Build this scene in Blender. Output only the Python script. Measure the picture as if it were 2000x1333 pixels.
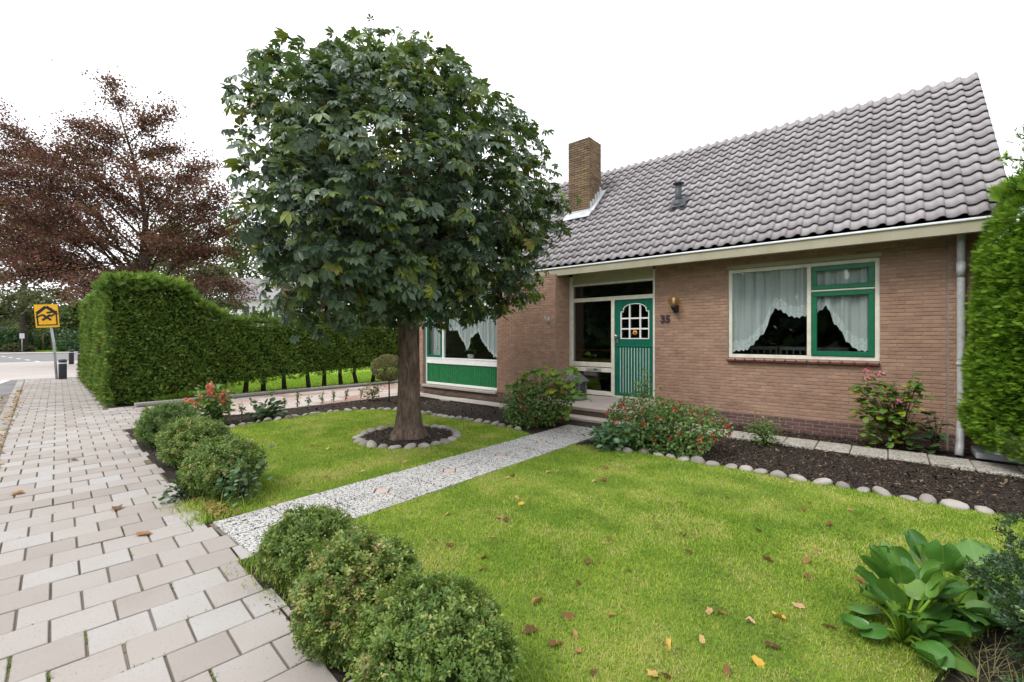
import bpy, math, random
import numpy as np
from mathutils import Matrix, Vector
R_ = math.radians
random.seed(7); rng = np.random.default_rng(11)
scene = bpy.context.scene
for o in list(bpy.data.objects): bpy.data.objects.remove(o)

# ------------------------------------------------------------------ camera
CAM_YAW = math.atan2(874, 1040)           # about 40 degrees to the facade
cd = bpy.data.cameras.new('camera'); cam = bpy.data.objects.new('camera', cd)
scene.collection.objects.link(cam)
cam.location = (0, 0, 1.6); cam.rotation_euler = (R_(90), 0, CAM_YAW)
cd.sensor_width = 36; cd.lens = 874 / 2000 * 36; cd.shift_y = -8.5 / 2000
cd.clip_start = .05; cd.clip_end = 800
scene.camera = cam
scene.render.resolution_x = 1024; scene.render.resolution_y = 682

# ------------------------------------------------------------------ sky and sun (bright overcast)
SUN_EL, SUN_AZ = R_(52), R_(200)          # azimuth measured from +Y towards +X
w = bpy.data.worlds.new('World'); scene.world = w; w.use_nodes = True
wn = w.node_tree; wn.nodes.clear()
wo = wn.nodes.new('ShaderNodeOutputWorld'); wb = wn.nodes.new('ShaderNodeBackground')
sk = wn.nodes.new('ShaderNodeTexSky'); sk.sky_type = 'NISHITA'; sk.sun_disc = False
sk.sun_elevation = SUN_EL; sk.sun_rotation = SUN_AZ; sk.dust_density = 4; sk.air_density = 1
mx = wn.nodes.new('ShaderNodeMix'); mx.data_type = 'RGBA'; mx.inputs[0].default_value = .93
mx.inputs[7].default_value = (9.5, 9.65, 9.9, 1)
wn.links.new(sk.outputs[0], mx.inputs[6]); wn.links.new(mx.outputs[2], wb.inputs[0])
wb.inputs[1].default_value = .115
wn.links.new(wb.outputs[0], wo.inputs[0])
sl = bpy.data.lights.new('sun', 'SUN'); sl.energy = 1.3; sl.angle = R_(18); sl.color = (1, .97, .92)
sun = bpy.data.objects.new('sun', sl); scene.collection.objects.link(sun)
sdir = Vector((math.sin(SUN_AZ) * math.cos(SUN_EL), math.cos(SUN_AZ) * math.cos(SUN_EL), math.sin(SUN_EL)))
sun.rotation_euler = sdir.to_track_quat('Z', 'Y').to_euler(); sun.location = sdir * 40
vs = scene.view_settings
vs.view_transform = 'Standard'; vs.look = 'None'; vs.gamma = 1; vs.exposure = .82
scene.render.engine = 'CYCLES'
scene.cycles.max_bounces = 8; scene.cycles.transparent_max_bounces = 16

# ------------------------------------------------------------------ pixel -> place helpers
FPX, CX, HY, EYE = 874., 1000., 658., 1.6
AX = (math.cos(CAM_YAW), -math.sin(CAM_YAW)); AY = (math.sin(CAM_YAW), math.cos(CAM_YAW))
def ray(px, py):
    r = px - CX
    return AX[0] * r + AX[1] * FPX, AY[0] * r + AY[1] * FPX, HY - py
def G(px, py, z=0.):
    d = ray(px, py); t = (z - EYE) / d[2]
    return np.array((d[0] * t, d[1] * t, z))
def PY(px, py, Y):
    d = ray(px, py); t = Y / d[1]
    return np.array((d[0] * t, Y, EYE + d[2] * t))
def DP(px, py, dep):
    d = ray(px, py); t = dep / FPX
    return np.array((d[0] * t, d[1] * t, EYE + d[2] * t))
CAMP = np.array((0, 0, 1.6))

# ------------------------------------------------------------------ node materials
MATS = {}
class NB:
    def __init__(s, name):
        s.m = bpy.data.materials.new(name); s.m.use_nodes = True; s.t = s.m.node_tree; s.t.nodes.clear()
        s.out = s.t.nodes.new('ShaderNodeOutputMaterial')
    def n(s, typ, ins=None, **kw):
        nd = s.t.nodes.new('ShaderNode' + typ)
        for k, v in kw.items(): setattr(nd, k, v)
        for k, v in (ins or {}).items(): s.put(nd, k, v)
        return nd
    def put(s, nd, k, v):
        if hasattr(v, 'is_output') or isinstance(v, bpy.types.NodeSocket): s.t.links.new(v, nd.inputs[k])
        else: nd.inputs[k].default_value = v
    def math(s, op, a, b=0., c=None, clamp=False):
        nd = s.n('Math', operation=op, use_clamp=clamp); s.put(nd, 0, a); s.put(nd, 1, b)
        if c is not None: s.put(nd, 2, c)
        return nd.outputs[0]
    def noise(s, scale, detail=3, rough=.55, coord=None, dist=0.):
        nd = s.n('TexNoise', {'Scale': scale, 'Detail': detail, 'Roughness': rough, 'Distortion': dist})
        s.t.links.new(coord or s.pos(), nd.inputs['Vector']); return nd.outputs['Fac']
    def pos(s):
        if not hasattr(s, '_p'): s._p = s.n('NewGeometry').outputs['Position']
        return s._p
    def rnd(s):
        if not hasattr(s, '_r'):
            a = s.n('Attribute', attribute_name='rnd').outputs['Fac']; o = s.n('ObjectInfo').outputs['Random']
            s._r = s.math('FRACT', s.math('ADD', a, o))
        return s._r
    def ramp(s, fac, stops, interp='LINEAR'):
        nd = s.n('ValToRGB'); cr = nd.color_ramp; cr.interpolation = interp
        while len(cr.elements) < len(stops): cr.elements.new(.5)
        for e, (p, c) in zip(cr.elements, stops): e.position = p; e.color = (*c, 1)
        s.t.links.new(fac, nd.inputs[0]); return nd.outputs[0]
    def mix(s, fac, a, b, blend='MIX'):
        nd = s.n('Mix', data_type='RGBA', blend_type=blend); s.put(nd, 0, fac)
        s.put(nd, 6, a if not isinstance(a, tuple) else (*a, 1)); s.put(nd, 7, b if not isinstance(b, tuple) else (*b, 1))
        return nd.outputs[2]
    def bump(s, h, strength=.3, dist=.01):
        return s.n('Bump', {'Height': h, 'Strength': strength, 'Distance': dist}).outputs[0]
    def bsdf(s, color, rough=.6, spec=.35, normal=None, **kw):
        p = s.n('BsdfPrincipled'); s.put(p, 'Base Color', color if not isinstance(color, tuple) else (*color, 1))
        s.put(p, 'Roughness', rough); s.put(p, 'Specular IOR Level', spec)
        for k, v in kw.items(): s.put(p, k.replace('_', ' '), v)
        if normal is not None: s.t.links.new(normal, p.inputs['Normal'])
        return p.outputs[0]
    def done(s, sh):
        s.t.links.new(sh, s.out.inputs[0]); MATS[s.m.name] = s.m; return s.m

def surf(name, stops, scale=6., rnd=.5, rough=.75, spec=.3, bump=.3, bscale=60., bdist=.004, detail=4, spots=None):
    """mottled solid surface: colour from noise and per-piece random, fine bump; spots=(scale,thresh,color)"""
    b = NB(name)
    f = b.math('MULTIPLY_ADD', b.noise(scale, detail), 1.6, -.3)
    v = b.math('ADD', b.math('MULTIPLY', f, 1 - rnd), b.math('MULTIPLY', b.rnd(), rnd), clamp=True)
    c = b.ramp(v, stops)
    if spots:
        sc, th, col = spots
        k = b.math('MULTIPLY', b.math('SUBTRACT', b.noise(sc, 5, .7), th), 9., clamp=True)
        c = b.mix(k, c, col)
    h = b.noise(bscale, 5, .7)
    return b.done(b.bsdf(c, rough, spec, b.bump(h, bump, bdist)))

def leafmat(name, stops, rough=.45, spec=.4, trans=.25, tcol=(.25, .4, .04), nvar=.35):
    b = NB(name)
    v = b.math('ADD', b.rnd(), b.math('MULTIPLY', b.math('SUBTRACT', b.noise(1.7, 2), .5), nvar), clamp=True)
    c = b.ramp(v, stops)
    p = b.bsdf(c, rough, spec)
    t = b.n('BsdfTranslucent', {'Color': b.mix(.55, c, tcol)}).outputs[0]
    m = b.n('MixShader', {0: trans}); b.t.links.new(p, m.inputs[1]); b.t.links.new(t, m.inputs[2])
    return b.done(m.outputs[0])

def plain(name, col, rough=.5, spec=.4, var=.12, vscale=9., bump=.08, metal=0.):
    b = NB(name)
    d = tuple(x * (1 - var * 1.5) for x in col); l = tuple(min(1, x * (1 + var)) for x in col)
    c = b.ramp(b.noise(vscale, 5, .65), [(.3, d), (.7, l)])
    return b.done(b.bsdf(c, rough, spec, b.bump(b.noise(90, 3), bump, .003), Metallic=metal))

surf('brick', [(0, (.22, .124, .088)), (.35, (.31, .18, .126)), (.7, (.37, .226, .154)), (1, (.42, .285, .2))], 7, .42, .85, .2, .5, 70)
surf('plinth_brick', [(0, (.085, .042, .04)), (.6, (.13, .065, .058)), (1, (.19, .095, .08))], 6, .6, .6, .4, .4, 60)
surf('chimney_brick', [(0, (.085, .057, .043)), (.5, (.165, .112, .075)), (1, (.25, .18, .09))], 4, .55, .85, .2, .5, 60)
surf('mortar', [(0, (.2, .175, .155)), (1, (.31, .28, .25))], 12, 0, .95, .1, .5, 120)
surf('dark_mortar', [(0, (.045, .038, .034)), (1, (.09, .075, .065))], 12, 0, .95, .1, .5, 120)
surf('roof_tile', [(0, (.225, .205, .216)), (.5, (.3, .277, .29)), (1, (.38, .355, .367))], 3, .55, .7, .35, .35, 80,
     spots=(9., .66, (.28, .2, .09)))
surf('roof_slab', [(0, (.03, .027, .025)), (1, (.055, .05, .046))], 5, 0, .9, .1)
surf('paver', [(0, (.27, .237, .215)), (.4, (.325, .293, .27)), (.72, (.36, .33, .31)), (.86, (.365, .355, .345)), (1, (.41, .415, .415))], 2.5, .7, .85, .25, .5, 160, .003,
     spots=(70, .58, (.22, .195, .18)))
surf('joint_soil', [(0, (.1, .085, .068)), (.62, (.17, .145, .12)), (.8, (.09, .1, .04)), (1, (.1, .13, .04))], 2.3, 0, .95, .1, .8, 90)
surf('asphalt', [(0, (.16, .155, .16)), (1, (.235, .23, .23))], 1.5, 0, .9, .2, .6, 150)
surf('plateau', [(0, (.4, .36, .34)), (1, (.48, .44, .42))], .7, 0, .9, .2, .3, 50)
surf('kerb', [(0, (.24, .22, .205)), (1, (.38, .36, .34))], 5, .5, .9, .2, .5, 100)
surf('concrete', [(0, (.3, .27, .235)), (1, (.43, .4, .36))], 5, .3, .85, .2, .4, 90, spots=(9, .62, (.17, .15, .12)))
surf('fascia', [(0, (.3, .275, .19)), (1, (.42, .395, .3))], 3, .1, .7, .3, .25, 60, spots=(6, .66, (.22, .21, .13)))
surf('step', [(0, (.33, .27, .24)), (1, (.47, .41, .37))], 5, .3, .85, .2, .4, 80)
surf('riser', [(0, (.12, .085, .07)), (1, (.2, .15, .125))], 6, .3, .85, .2, .4, 80)
surf('pink_slab', [(0, (.33, .21, .175)), (.45, (.38, .265, .23)), (.6, (.43, .37, .335)), (1, (.47, .42, .385))], 1.2, .8, .85, .2, .3, 80)
surf('pink_stone', [(0, (.42, .31, .26)), (1, (.52, .41, .36))], 8, .3, .85, .2, .3, 80)
surf('stone', [(0, (.15, .135, .12)), (.5, (.28, .255, .23)), (1, (.44, .415, .38))], 9, .5, .85, .25, .6, 45, .008, spots=(18, .62, (.16, .14, .11)))
surf('soil', [(0, (.022, .017, .014)), (.5, (.038, .03, .025)), (1, (.07, .055, .045))], 18, 0, .95, .15, 1, 55, .02, 6)
surf('chip', [(0, (.018, .014, .012)), (.75, (.05, .036, .028)), (.93, (.13, .09, .06)), (1, (.34, .26, .18))], 4, .95, .9, .2, .2)
b = NB('bark')
mp = b.n('Mapping', {'Scale': (1, 1, .22)}); b.t.links.new(b.pos(), mp.inputs[0]); n1 = b.noise(22, 6, .7, mp.outputs[0], .6)
mp2 = b.n('Mapping', {'Scale': (1, 1, .45)}); b.t.links.new(b.pos(), mp2.inputs[0]); n2 = b.noise(9, 4, .6, mp2.outputs[0], .8)
c_ = b.ramp(b.math('ADD', b.math('MULTIPLY', n1, .6), b.math('MULTIPLY', n2, .4)), [(.32, (.04, .028, .023)), (.45, (.11, .078, .06)), (.55, (.165, .12, .094)), (.7, (.29, .225, .18))])
b.done(b.bsdf(c_, .9, .15, b.bump(b.math('ADD', n1, b.math('MULTIPLY', n2, .8)), 1., .045)))
surf('dark_bark', [(0, (.03, .024, .02)), (1, (.09, .07, .06))], 8, 0, .9, .15, .8, 30, .01)
surf('lawn_base', [(0, (.1, .15, .04)), (.4, (.16, .21, .045)), (.7, (.25, .29, .06)), (1, (.34, .32, .1))], 1.3, 0, .95, .1, .9, 80, .015, 6)
surf('far_grass', [(0, (.13, .24, .02)), (1, (.22, .34, .04))], 2, 0, .95, .1, .8, 60, .02)
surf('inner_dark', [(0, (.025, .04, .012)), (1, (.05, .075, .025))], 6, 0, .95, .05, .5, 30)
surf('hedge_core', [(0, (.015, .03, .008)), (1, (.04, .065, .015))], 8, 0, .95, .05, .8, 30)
# pebble-dash paving slabs: white marble grit with black specks
b = NB('grit')
vo = b.n('TexVoronoi', {'Scale': 95.}); b.t.links.new(b.pos(), vo.inputs['Vector'])
k = b.ramp(b.n('SeparateColor', {0: vo.outputs['Color']}).outputs[0], [(0, (.05, .05, .055)), (.2, (.07, .07, .075)), (.22, (.41, .395, .38)), (.4, (.55, .54, .52)), (1, (.66, .65, .63))], 'CONSTANT')
k = b.mix(b.math('MULTIPLY', b.math('SUBTRACT', b.noise(2.3, 5, .65), .56), 4., clamp=True), k, (.25, .23, .2))
b.done(b.bsdf(k, .7, .3, b.bump(vo.outputs['Distance'], .7, -.012)))
b = NB('old_grit')
vo = b.n('TexVoronoi', {'Scale': 70.}); b.t.links.new(b.pos(), vo.inputs['Vector'])
k = b.ramp(b.n('SeparateColor', {0: vo.outputs['Color']}).outputs[0], [(0, (.12, .11, .1)), (.25, (.25, .23, .2)), (.5, (.38, .35, .31)), (1, (.5, .47, .42))])
k = b.mix(b.math('MULTIPLY', b.math('SUBTRACT', b.noise(3, 5, .65), .5), 3., clamp=True), k, (.2, .19, .14))
b.done(b.bsdf(k, .85, .2, b.bump(vo.outputs['Distance'], .6, -.01)))
# paints and metals
plain('cream_paint', (.7, .66, .565), .45, .4, .1)
plain('white_paint', (.8, .8, .79), .4, .4, .06)
plain('beige_panel', (.42, .38, .25), .5, .4, .08)
plain('door_green', (.004, .125, .078), .35, .5, .1)
plain('sash_green', (.004, .13, .06), .35, .5, .1)
plain('panel_green', (.012, .17, .055), .4, .5, .22)
plain('zinc', (.42, .44, .46), .4, .5, .15)
plain('alu_trim', (.72, .74, .77), .3, .5, .06)
plain('grey_pvc', (.44, .45, .46), .45, .4, .12)
plain('lead', (.45, .47, .48), .5, .4, .15)
plain('black_metal', (.015, .015, .017), .4, .5, .2)
plain('vent_grey', (.045, .05, .06), .5, .4, .2)
plain('sign_yellow', (.82, .42, .004), .4, .4, .06)
plain('sign_black', (.015, .014, .012), .5, .3, .1)
plain('galvanised', (.36, .4, .42), .45, .5, .15)
plain('sill_tile', (.16, .055, .042), .25, .5, .15)
plain('timber', (.2, .12, .07), .7, .3, .3)
plain('fence_wood', (.3, .24, .18), .8, .2, .3)
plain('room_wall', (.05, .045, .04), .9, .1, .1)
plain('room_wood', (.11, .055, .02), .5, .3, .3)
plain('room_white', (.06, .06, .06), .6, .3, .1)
plain('house_white', (.75, .75, .75), .8, .2, .05)
plain('pot_grey', (.12, .12, .125), .5, .4, .2)
plain('inner_sill_white', (.5, .5, .5), .6, .3, .1)
plain('pot_white', (.7, .7, .69), .3, .5, .05)
plain('brass', (.5, .5, .47), .25, .5, .1, metal=.8)
plain('paint_mark', (.7, .7, .7), .8, .2, .1)
plain('sunflower_gold', (.75, .3, .03), .6, .3, .1)
plain('number_dark', (.05, .03, .04), .5, .4, .1)
b = NB('glass')
fc = b.n('LayerWeight', {'Blend': .5}).outputs['Facing']; fr = b.math('MULTIPLY_ADD', b.math('POWER', fc, 5.), .85, .045)
m_ = b.n('MixShader', {0: fr}); b.t.links.new(b.n('BsdfTransparent', {'Color': (.9, .93, .92, 1)}).outputs[0], m_.inputs[1])
b.t.links.new(b.n('BsdfGlossy', {'Roughness': .01, 'Color': (1, 1, 1, 1)}).outputs[0], m_.inputs[2]); b.done(m_.outputs[0])
b = NB('amber_glass')
fc = b.n('LayerWeight', {'Blend': .5}).outputs['Facing']
m_ = b.n('MixShader', {0: b.math('MULTIPLY_ADD', b.math('POWER', fc, 2.), .5, .08)})
b.t.links.new(b.n('BsdfTransparent', {'Color': (.92, .8, .58, 1)}).outputs[0], m_.inputs[1])
b.t.links.new(b.bsdf((.3, .22, .12), .08, .6), m_.inputs[2]); b.done(m_.outputs[0])
def net(name, alpha, lace):
    b = NB(name)
    f = alpha
    if lace:
        vo = b.n('TexVoronoi', {'Scale': 20.}, feature='DISTANCE_TO_EDGE'); b.t.links.new(b.pos(), vo.inputs['Vector'])
        f = b.math('ADD', .8, b.math('MULTIPLY', b.math('LESS_THAN', vo.outputs['Distance'], .2), .2), clamp=True)
    d = b.n('BsdfDiffuse', {'Color': (.93, .95, .98, 1)}).outputs[0]; t = b.n('BsdfTranslucent', {'Color': (.86, .88, .92, 1)}).outputs[0]
    m1 = b.n('MixShader', {0: .3}); b.t.links.new(d, m1.inputs[1]); b.t.links.new(t, m1.inputs[2])
    m2 = b.n('MixShader'); b.put(m2, 0, f)
    b.t.links.new(b.n('BsdfTransparent').outputs[0], m2.inputs[1]); b.t.links.new(m1.outputs[0], m2.inputs[2]); b.done(m2.outputs[0])
net('net_curtain', .74, False); net('lace', .8, True)
# foliage
leafmat('chestnut_leaf', [(0, (.032, .064, .036)), (.5, (.058, .1, .054)), (.8, (.105, .16, .056)), (.9, (.1, .155, .025)), (.97, (.2, .23, .02)), (1, (.16, .08, .02))], .46, .6, .2, (.2, .32, .03), .25)
leafmat('beech_leaf', [(0, (.085, .042, .038)), (.5, (.135, .065, .052)), (.8, (.18, .09, .062)), (.9, (.14, .125, .05)), (1, (.16, .18, .05))], .55, .3, .3, (.22, .07, .04), .5)
leafmat('green_tree_leaf', [(0, (.035, .06, .02)), (.6, (.07, .1, .03)), (1, (.14, .16, .045))], .55, .3, .3, (.2, .3, .05), .6)
leafmat('olive_leaf', [(0, (.05, .06, .03)), (.6, (.09, .1, .05)), (1, (.16, .14, .07))], .55, .3, .3, (.2, .25, .06), .6)
leafmat('hedge_leaf', [(0, (.075, .14, .028)), (.5, (.13, .22, .04)), (.85, (.2, .305, .055)), (.97, (.3, .4, .08)), (1, (.2, .11, .04))], .6, .25, .25, (.25, .42, .04), .3)
leafmat('conifer_leaf', [(0, (.045, .115, .014)), (.5, (.15, .285, .022)), (1, (.3, .45, .05))], .6, .25, .25, (.25, .45, .03), .3)
leafmat('box_leaf', [(0, (.075, .14, .028)), (.5, (.14, .22, .042)), (.8, (.225, .29, .065)), (.94, (.33, .36, .1)), (1, (.4, .3, .13))], .45, .4, .25, (.3, .45, .05), .9)
leafmat('box_dark', [(0, (.025, .05, .025)), (.55, (.05, .095, .045)), (.88, (.085, .15, .05)), (1, (.17, .28, .04))], .35, .5, .2, (.2, .4, .05), .5)
leafmat('shrub_leaf', [(0, (.05, .11, .028)), (.5, (.095, .18, .042)), (1, (.2, .28, .075))], .5, .35, .3, (.25, .4, .05), .4)
leafmat('hydrangea_leaf', [(0, (.06, .13, .03)), (.4, (.12, .23, .045)), (.75, (.17, .28, .03)), (1, (.38, .36, .03))], .5, .35, .35, (.35, .45, .04), .5)
leafmat('grey_leaf', [(0, (.06, .12, .06)), (.6, (.11, .2, .1)), (1, (.18, .28, .15))], .6, .3, .25, (.2, .4, .1), .3)
leafmat('dark_leaf', [(0, (.018, .045, .02)), (.7, (.035, .085, .03)), (1, (.09, .16, .04))], .4, .45, .2, (.15, .3, .04), .3)
leafmat('dry_leaf_green', [(0, (.13, .14, .06)), (.6, (.22, .21, .1)), (1, (.32, .28, .15))], .7, .2, .25, (.3, .3, .1), .4)
leafmat('grass', [(0, (.12, .235, .026)), (.25, (.18, .32, .03)), (.55, (.28, .415, .042)), (.82, (.39, .47, .06)), (.95, (.48, .47, .11)), (1, (.54, .46, .2))], .6, .25, .35, (.4, .55, .03), 2.6)
leafmat('bright_grass', [(0, (.14, .27, .02)), (1, (.27, .4, .04))], .6, .25, .35, (.4, .55, .04), .3)
leafmat('weed', [(0, (.07, .13, .02)), (.7, (.13, .2, .03)), (1, (.28, .25, .08))], .6, .25, .3, (.3, .4, .05), .3)
leafmat('fallen', [(0, (.1, .05, .025)), (.3, (.25, .12, .05)), (.6, (.42, .24, .11)), (.85, (.52, .36, .22)), (1, (.6, .38, .06))], .75, .2, .2, (.5, .3, .1), .2)
leafmat('kerb_leaf', [(0, (.2, .11, .06)), (.5, (.38, .22, .09)), (1, (.55, .42, .16))], .75, .2, .2, (.5, .35, .1), .2)
leafmat('red_flower', [(0, (.32, .02, .03)), (.6, (.5, .045, .05)), (1, (.6, .16, .1))], .6, .25, .3, (.7, .1, .08), .2)
leafmat('coral_flower', [(0, (.5, .07, .1)), (.5, (.74, .16, .12)), (1, (.8, .34, .22))], .6, .25, .3, (.8, .2, .1), .2)
leafmat('pink_flower', [(0, (.3, .1, .1)), (.5, (.48, .19, .19)), (1, (.6, .33, .32))], .7, .2, .3, (.6, .3, .3), .4)
# big glossy leaf with veins
b = NB('bergenia_leaf')
tc = b.n('TexCoord').outputs['Generated']
sx = b.n('SeparateXYZ', {0: tc}); ax_ = b.math('ABSOLUTE', b.math('SUBTRACT', sx.outputs[0], .5))
vw = b.math('SINE', b.math('MULTIPLY', b.math('SUBTRACT', sx.outputs[1], b.math('MULTIPLY', ax_, .9)), 48.))
vein = b.math('MAXIMUM', b.math('MULTIPLY', b.math('SUBTRACT', vw, .86), 6., clamp=True), b.math('LESS_THAN', ax_, .022))
c_ = b.ramp(b.math('ADD', b.math('MULTIPLY', b.rnd(), .7), b.math('MULTIPLY', b.noise(9, 3), .3)), [(0, (.03, .1, .02)), (.5, (.06, .18, .028)), (.8, (.12, .25, .038)), (1, (.22, .34, .045))])
c_ = b.mix(b.math('MULTIPLY', vein, .35), c_, (.2, .3, .09))
sh1 = b.bsdf(c_, .33, .5, b.bump(b.math('ADD', b.math('MULTIPLY', vein, -.6), b.noise(40, 3)), .35, .006)); sh2 = b.n('BsdfTranslucent', {'Color': b.mix(.5, c_, (.25, .45, .03))}).outputs[0]
m_ = b.n('MixShader', {0: .2}); b.t.links.new(sh1, m_.inputs[1]); b.t.links.new(sh2, m_.inputs[2]); b.done(m_.outputs[0])

# ------------------------------------------------------------------ mesh helpers
def link(o): scene.collection.objects.link(o); return o
def mesh_np(name, V, F, mat=None, rnd=None, smooth=False):
    V = np.asarray(V, dtype=np.float32); F = np.asarray(F, dtype=np.int32)
    me = bpy.data.meshes.new(name); n, m, k = len(V), len(F), F.shape[1]
    me.vertices.add(n); me.vertices.foreach_set('co', V.ravel())
    me.loops.add(m * k); me.loops.foreach_set('vertex_index', F.ravel())
    me.polygons.add(m); me.polygons.foreach_set('loop_start', np.arange(m, dtype=np.int32) * k)
    if smooth: me.polygons.foreach_set('use_smooth', np.ones(m, dtype=bool))
    me.update(calc_edges=True)
    if rnd is not None:
        a = me.attributes.new('rnd', 'FLOAT', 'FACE'); a.data.foreach_set('value', np.asarray(rnd, dtype=np.float32))
    if mat: me.materials.append(MATS[mat])
    return me
class MB:
    """collects boxes, prisms and tubes into one mesh"""
    def __init__(s): s.v = []; s.f = []; s.sm = []
    def add(s, V, F, smooth=False):
        o = len(s.v); s.v += [tuple(p) for p in V]; s.f += [tuple(i + o for i in f) for f in F]; s.sm += [smooth] * len(F); return s
    def box(s, x0, x1, y0, y1, z0, z1, c=0.):
        if x1 < x0: x0, x1 = x1, x0
        if y1 < y0: y0, y1 = y1, y0
        if z1 < z0: z0, z1 = z1, z0
        if c <= 0:
            V = [(x, y, z) for x in (x0, x1) for y in (y0, y1) for z in (z0, z1)]
            return s.add(V, [(0, 1, 3, 2), (4, 6, 7, 5), (0, 4, 5, 1), (2, 3, 7, 6), (0, 2, 6, 4), (1, 5, 7, 3)])
        V = []; idx = {}
        for ix, X in enumerate((x0, x1)):
            for iy, Y in enumerate((y0, y1)):
                for iz, Z in enumerate((z0, z1)):
                    sx, sy, sz = (1, -1)[ix], (1, -1)[iy], (1, -1)[iz]
                    for a in range(3):
                        d = [c, c, c]; d[a] = 0
                        idx[ix, iy, iz, a] = len(V); V.append((X + sx * d[0], Y + sy * d[1], Z + sz * d[2]))
        Fs = []
        for a in range(3):
            o = [i for i in range(3) if i != a]
            for e in (0, 1):
                q = []
                for p, r in ((0, 0), (1, 0), (1, 1), (0, 1)):
                    k = [0, 0, 0]; k[a] = e; k[o[0]] = p; k[o[1]] = r; q.append(idx[k[0], k[1], k[2], a])
                flip = (e == 0) != (a == 1)
                Fs.append(tuple(q[::-1]) if flip else tuple(q))
        for a in range(3):        # edges along axis a
            o = [i for i in range(3) if i != a]
            for p in (0, 1):
                for r in (0, 1):
                    q = []
                    for e, fa in ((0, o[0]), (1, o[0]), (1, o[1]), (0, o[1])):
                        k = [0, 0, 0]; k[a] = e; k[o[0]] = p; k[o[1]] = r; q.append(idx[k[0], k[1], k[2], fa])
                    Fs.append(tuple(q))
        for ix in (0, 1):
            for iy in (0, 1):
                for iz in (0, 1): Fs.append(tuple(idx[ix, iy, iz, a] for a in range(3)))
        return s.add(V, Fs)
    def prism(s, poly, axis, d0, d1):
        """poly: list of 2D points; axis: 0 x, 1 y, 2 z; extruded d0..d1"""
        n = len(poly); V = []
        for d in (d0, d1):
            for p, q in poly: V.append({0: (d, p, q), 1: (p, d, q), 2: (p, q, d)}[axis])
        return s.add(V, [tuple(range(n))[::-1], tuple(range(n, 2 * n))] + [(i, (i + 1) % n, n + (i + 1) % n, n + i) for i in range(n)])
    def tube(s, pts, rad, k=8, cap=True, jitter=0.):
        pts = [Vector(p) for p in pts]; n = len(pts)
        rad = [rad] * n if not hasattr(rad, '__len__') else rad
        V = []; ref = None
        for i, p in enumerate(pts):
            d = (pts[min(i + 1, n - 1)] - pts[max(i - 1, 0)]).normalized()
            if ref is None: ref = d.orthogonal().normalized()
            ref = (ref - d * ref.dot(d)).normalized(); bi = d.cross(ref)
            for j in range(k):
                a = 2 * math.pi * j / k; r = rad[i] * (1 + jitter * random.uniform(-1, 1))
                V.append(p + ref * (r * math.cos(a)) + bi * (r * math.sin(a)))
        F = [(i * k + j, i * k + (j + 1) % k, (i + 1) * k + (j + 1) % k, (i + 1) * k + j) for i in range(n - 1) for j in range(k)]
        if cap: F += [tuple(range(k))[::-1], tuple((n - 1) * k + j for j in range(k))]
        return s.add(V, F, True)
    def lathe(s, prof, c=(0, 0, 0), k=20):
        V = [(c[0] + r * math.cos(2 * math.pi * j / k), c[1] + r * math.sin(2 * math.pi * j / k), c[2] + z) for r, z in prof for j in range(k)]
        n = len(prof)
        F = [(i * k + j, i * k + (j + 1) % k, (i + 1) * k + (j + 1) % k, (i + 1) * k + j) for i in range(n - 1) for j in range(k)]
        return s.add(V, F + [tuple(range(k))[::-1], tuple((n - 1) * k + j for j in range(k))], True)
    def mesh(s, name, mat):
        me = bpy.data.meshes.new(name); me.from_pydata([tuple(p) for p in s.v], [], s.f)
        me.polygons.foreach_set('use_smooth', np.array(s.sm, dtype=bool))
        import bmesh
        bm = bmesh.new(); bm.from_mesh(me); bmesh.ops.recalc_face_normals(bm, faces=bm.faces); bm.to_mesh(me); bm.free()
        me.materials.append(MATS[mat]); return me
def obj(name, me, parent=None, loc=None, rot=None, scale=None):
    o = link(bpy.data.objects.new(name, me))
    if parent is not None:
        o.parent = parent; off = WORLD[parent.name]
        o.location = -off if loc is None else Vector(loc) - off
        WORLD[o.name] = Vector((0, 0, 0)) if loc is None else Vector(loc)
    else:
        if loc is not None: o.location = loc
        WORLD[o.name] = Vector(loc) if loc is not None else Vector((0, 0, 0))
    if rot is not None: o.rotation_euler = rot
    if scale is not None: o.scale = scale if hasattr(scale, '__len__') else (scale,) * 3
    return o
WORLD = {}
def tag(o, label=None, cat=None, group=None, kind=None):
    if label: o['label'] = label
    if cat: o['category'] = cat
    if group: o['group'] = group
    if kind: o['kind'] = kind
    return o
def thing(name, label, cat, loc=(0, 0, 0), group=None):
    o = link(bpy.data.objects.new(name, None)); o.location = loc; o.empty_display_size = .2; WORLD[o.name] = Vector(loc)
    return tag(o, label, cat, group)
def structure(name, me, parent=None): return tag(obj(name, me, parent), kind='structure')
ORD = ['first', 'second', 'third', 'fourth', 'fifth', 'sixth', 'seventh', 'eighth', 'ninth', 'tenth', 'eleventh', 'twelfth', 'thirteenth', 'fourteenth', 'fifteenth', 'sixteenth', 'seventeenth', 'eighteenth', 'nineteenth', 'twentieth']
def nth(i): return ['forty', 'fifty', 'sixty', 'seventy'][i // 10 - 4] + ('-' + ORD[i % 10 - 1] if i % 10 else 'th') if i > 49 else ORD[i] if i < 20 else ('twenty-' + ORD[i - 20] if i < 29 else ('thirtieth' if i == 29 else ('thirty-' + ORD[i - 30] if i < 39 else 'fortieth' if i == 39 else 'forty-' + ORD[i - 40])))

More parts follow.
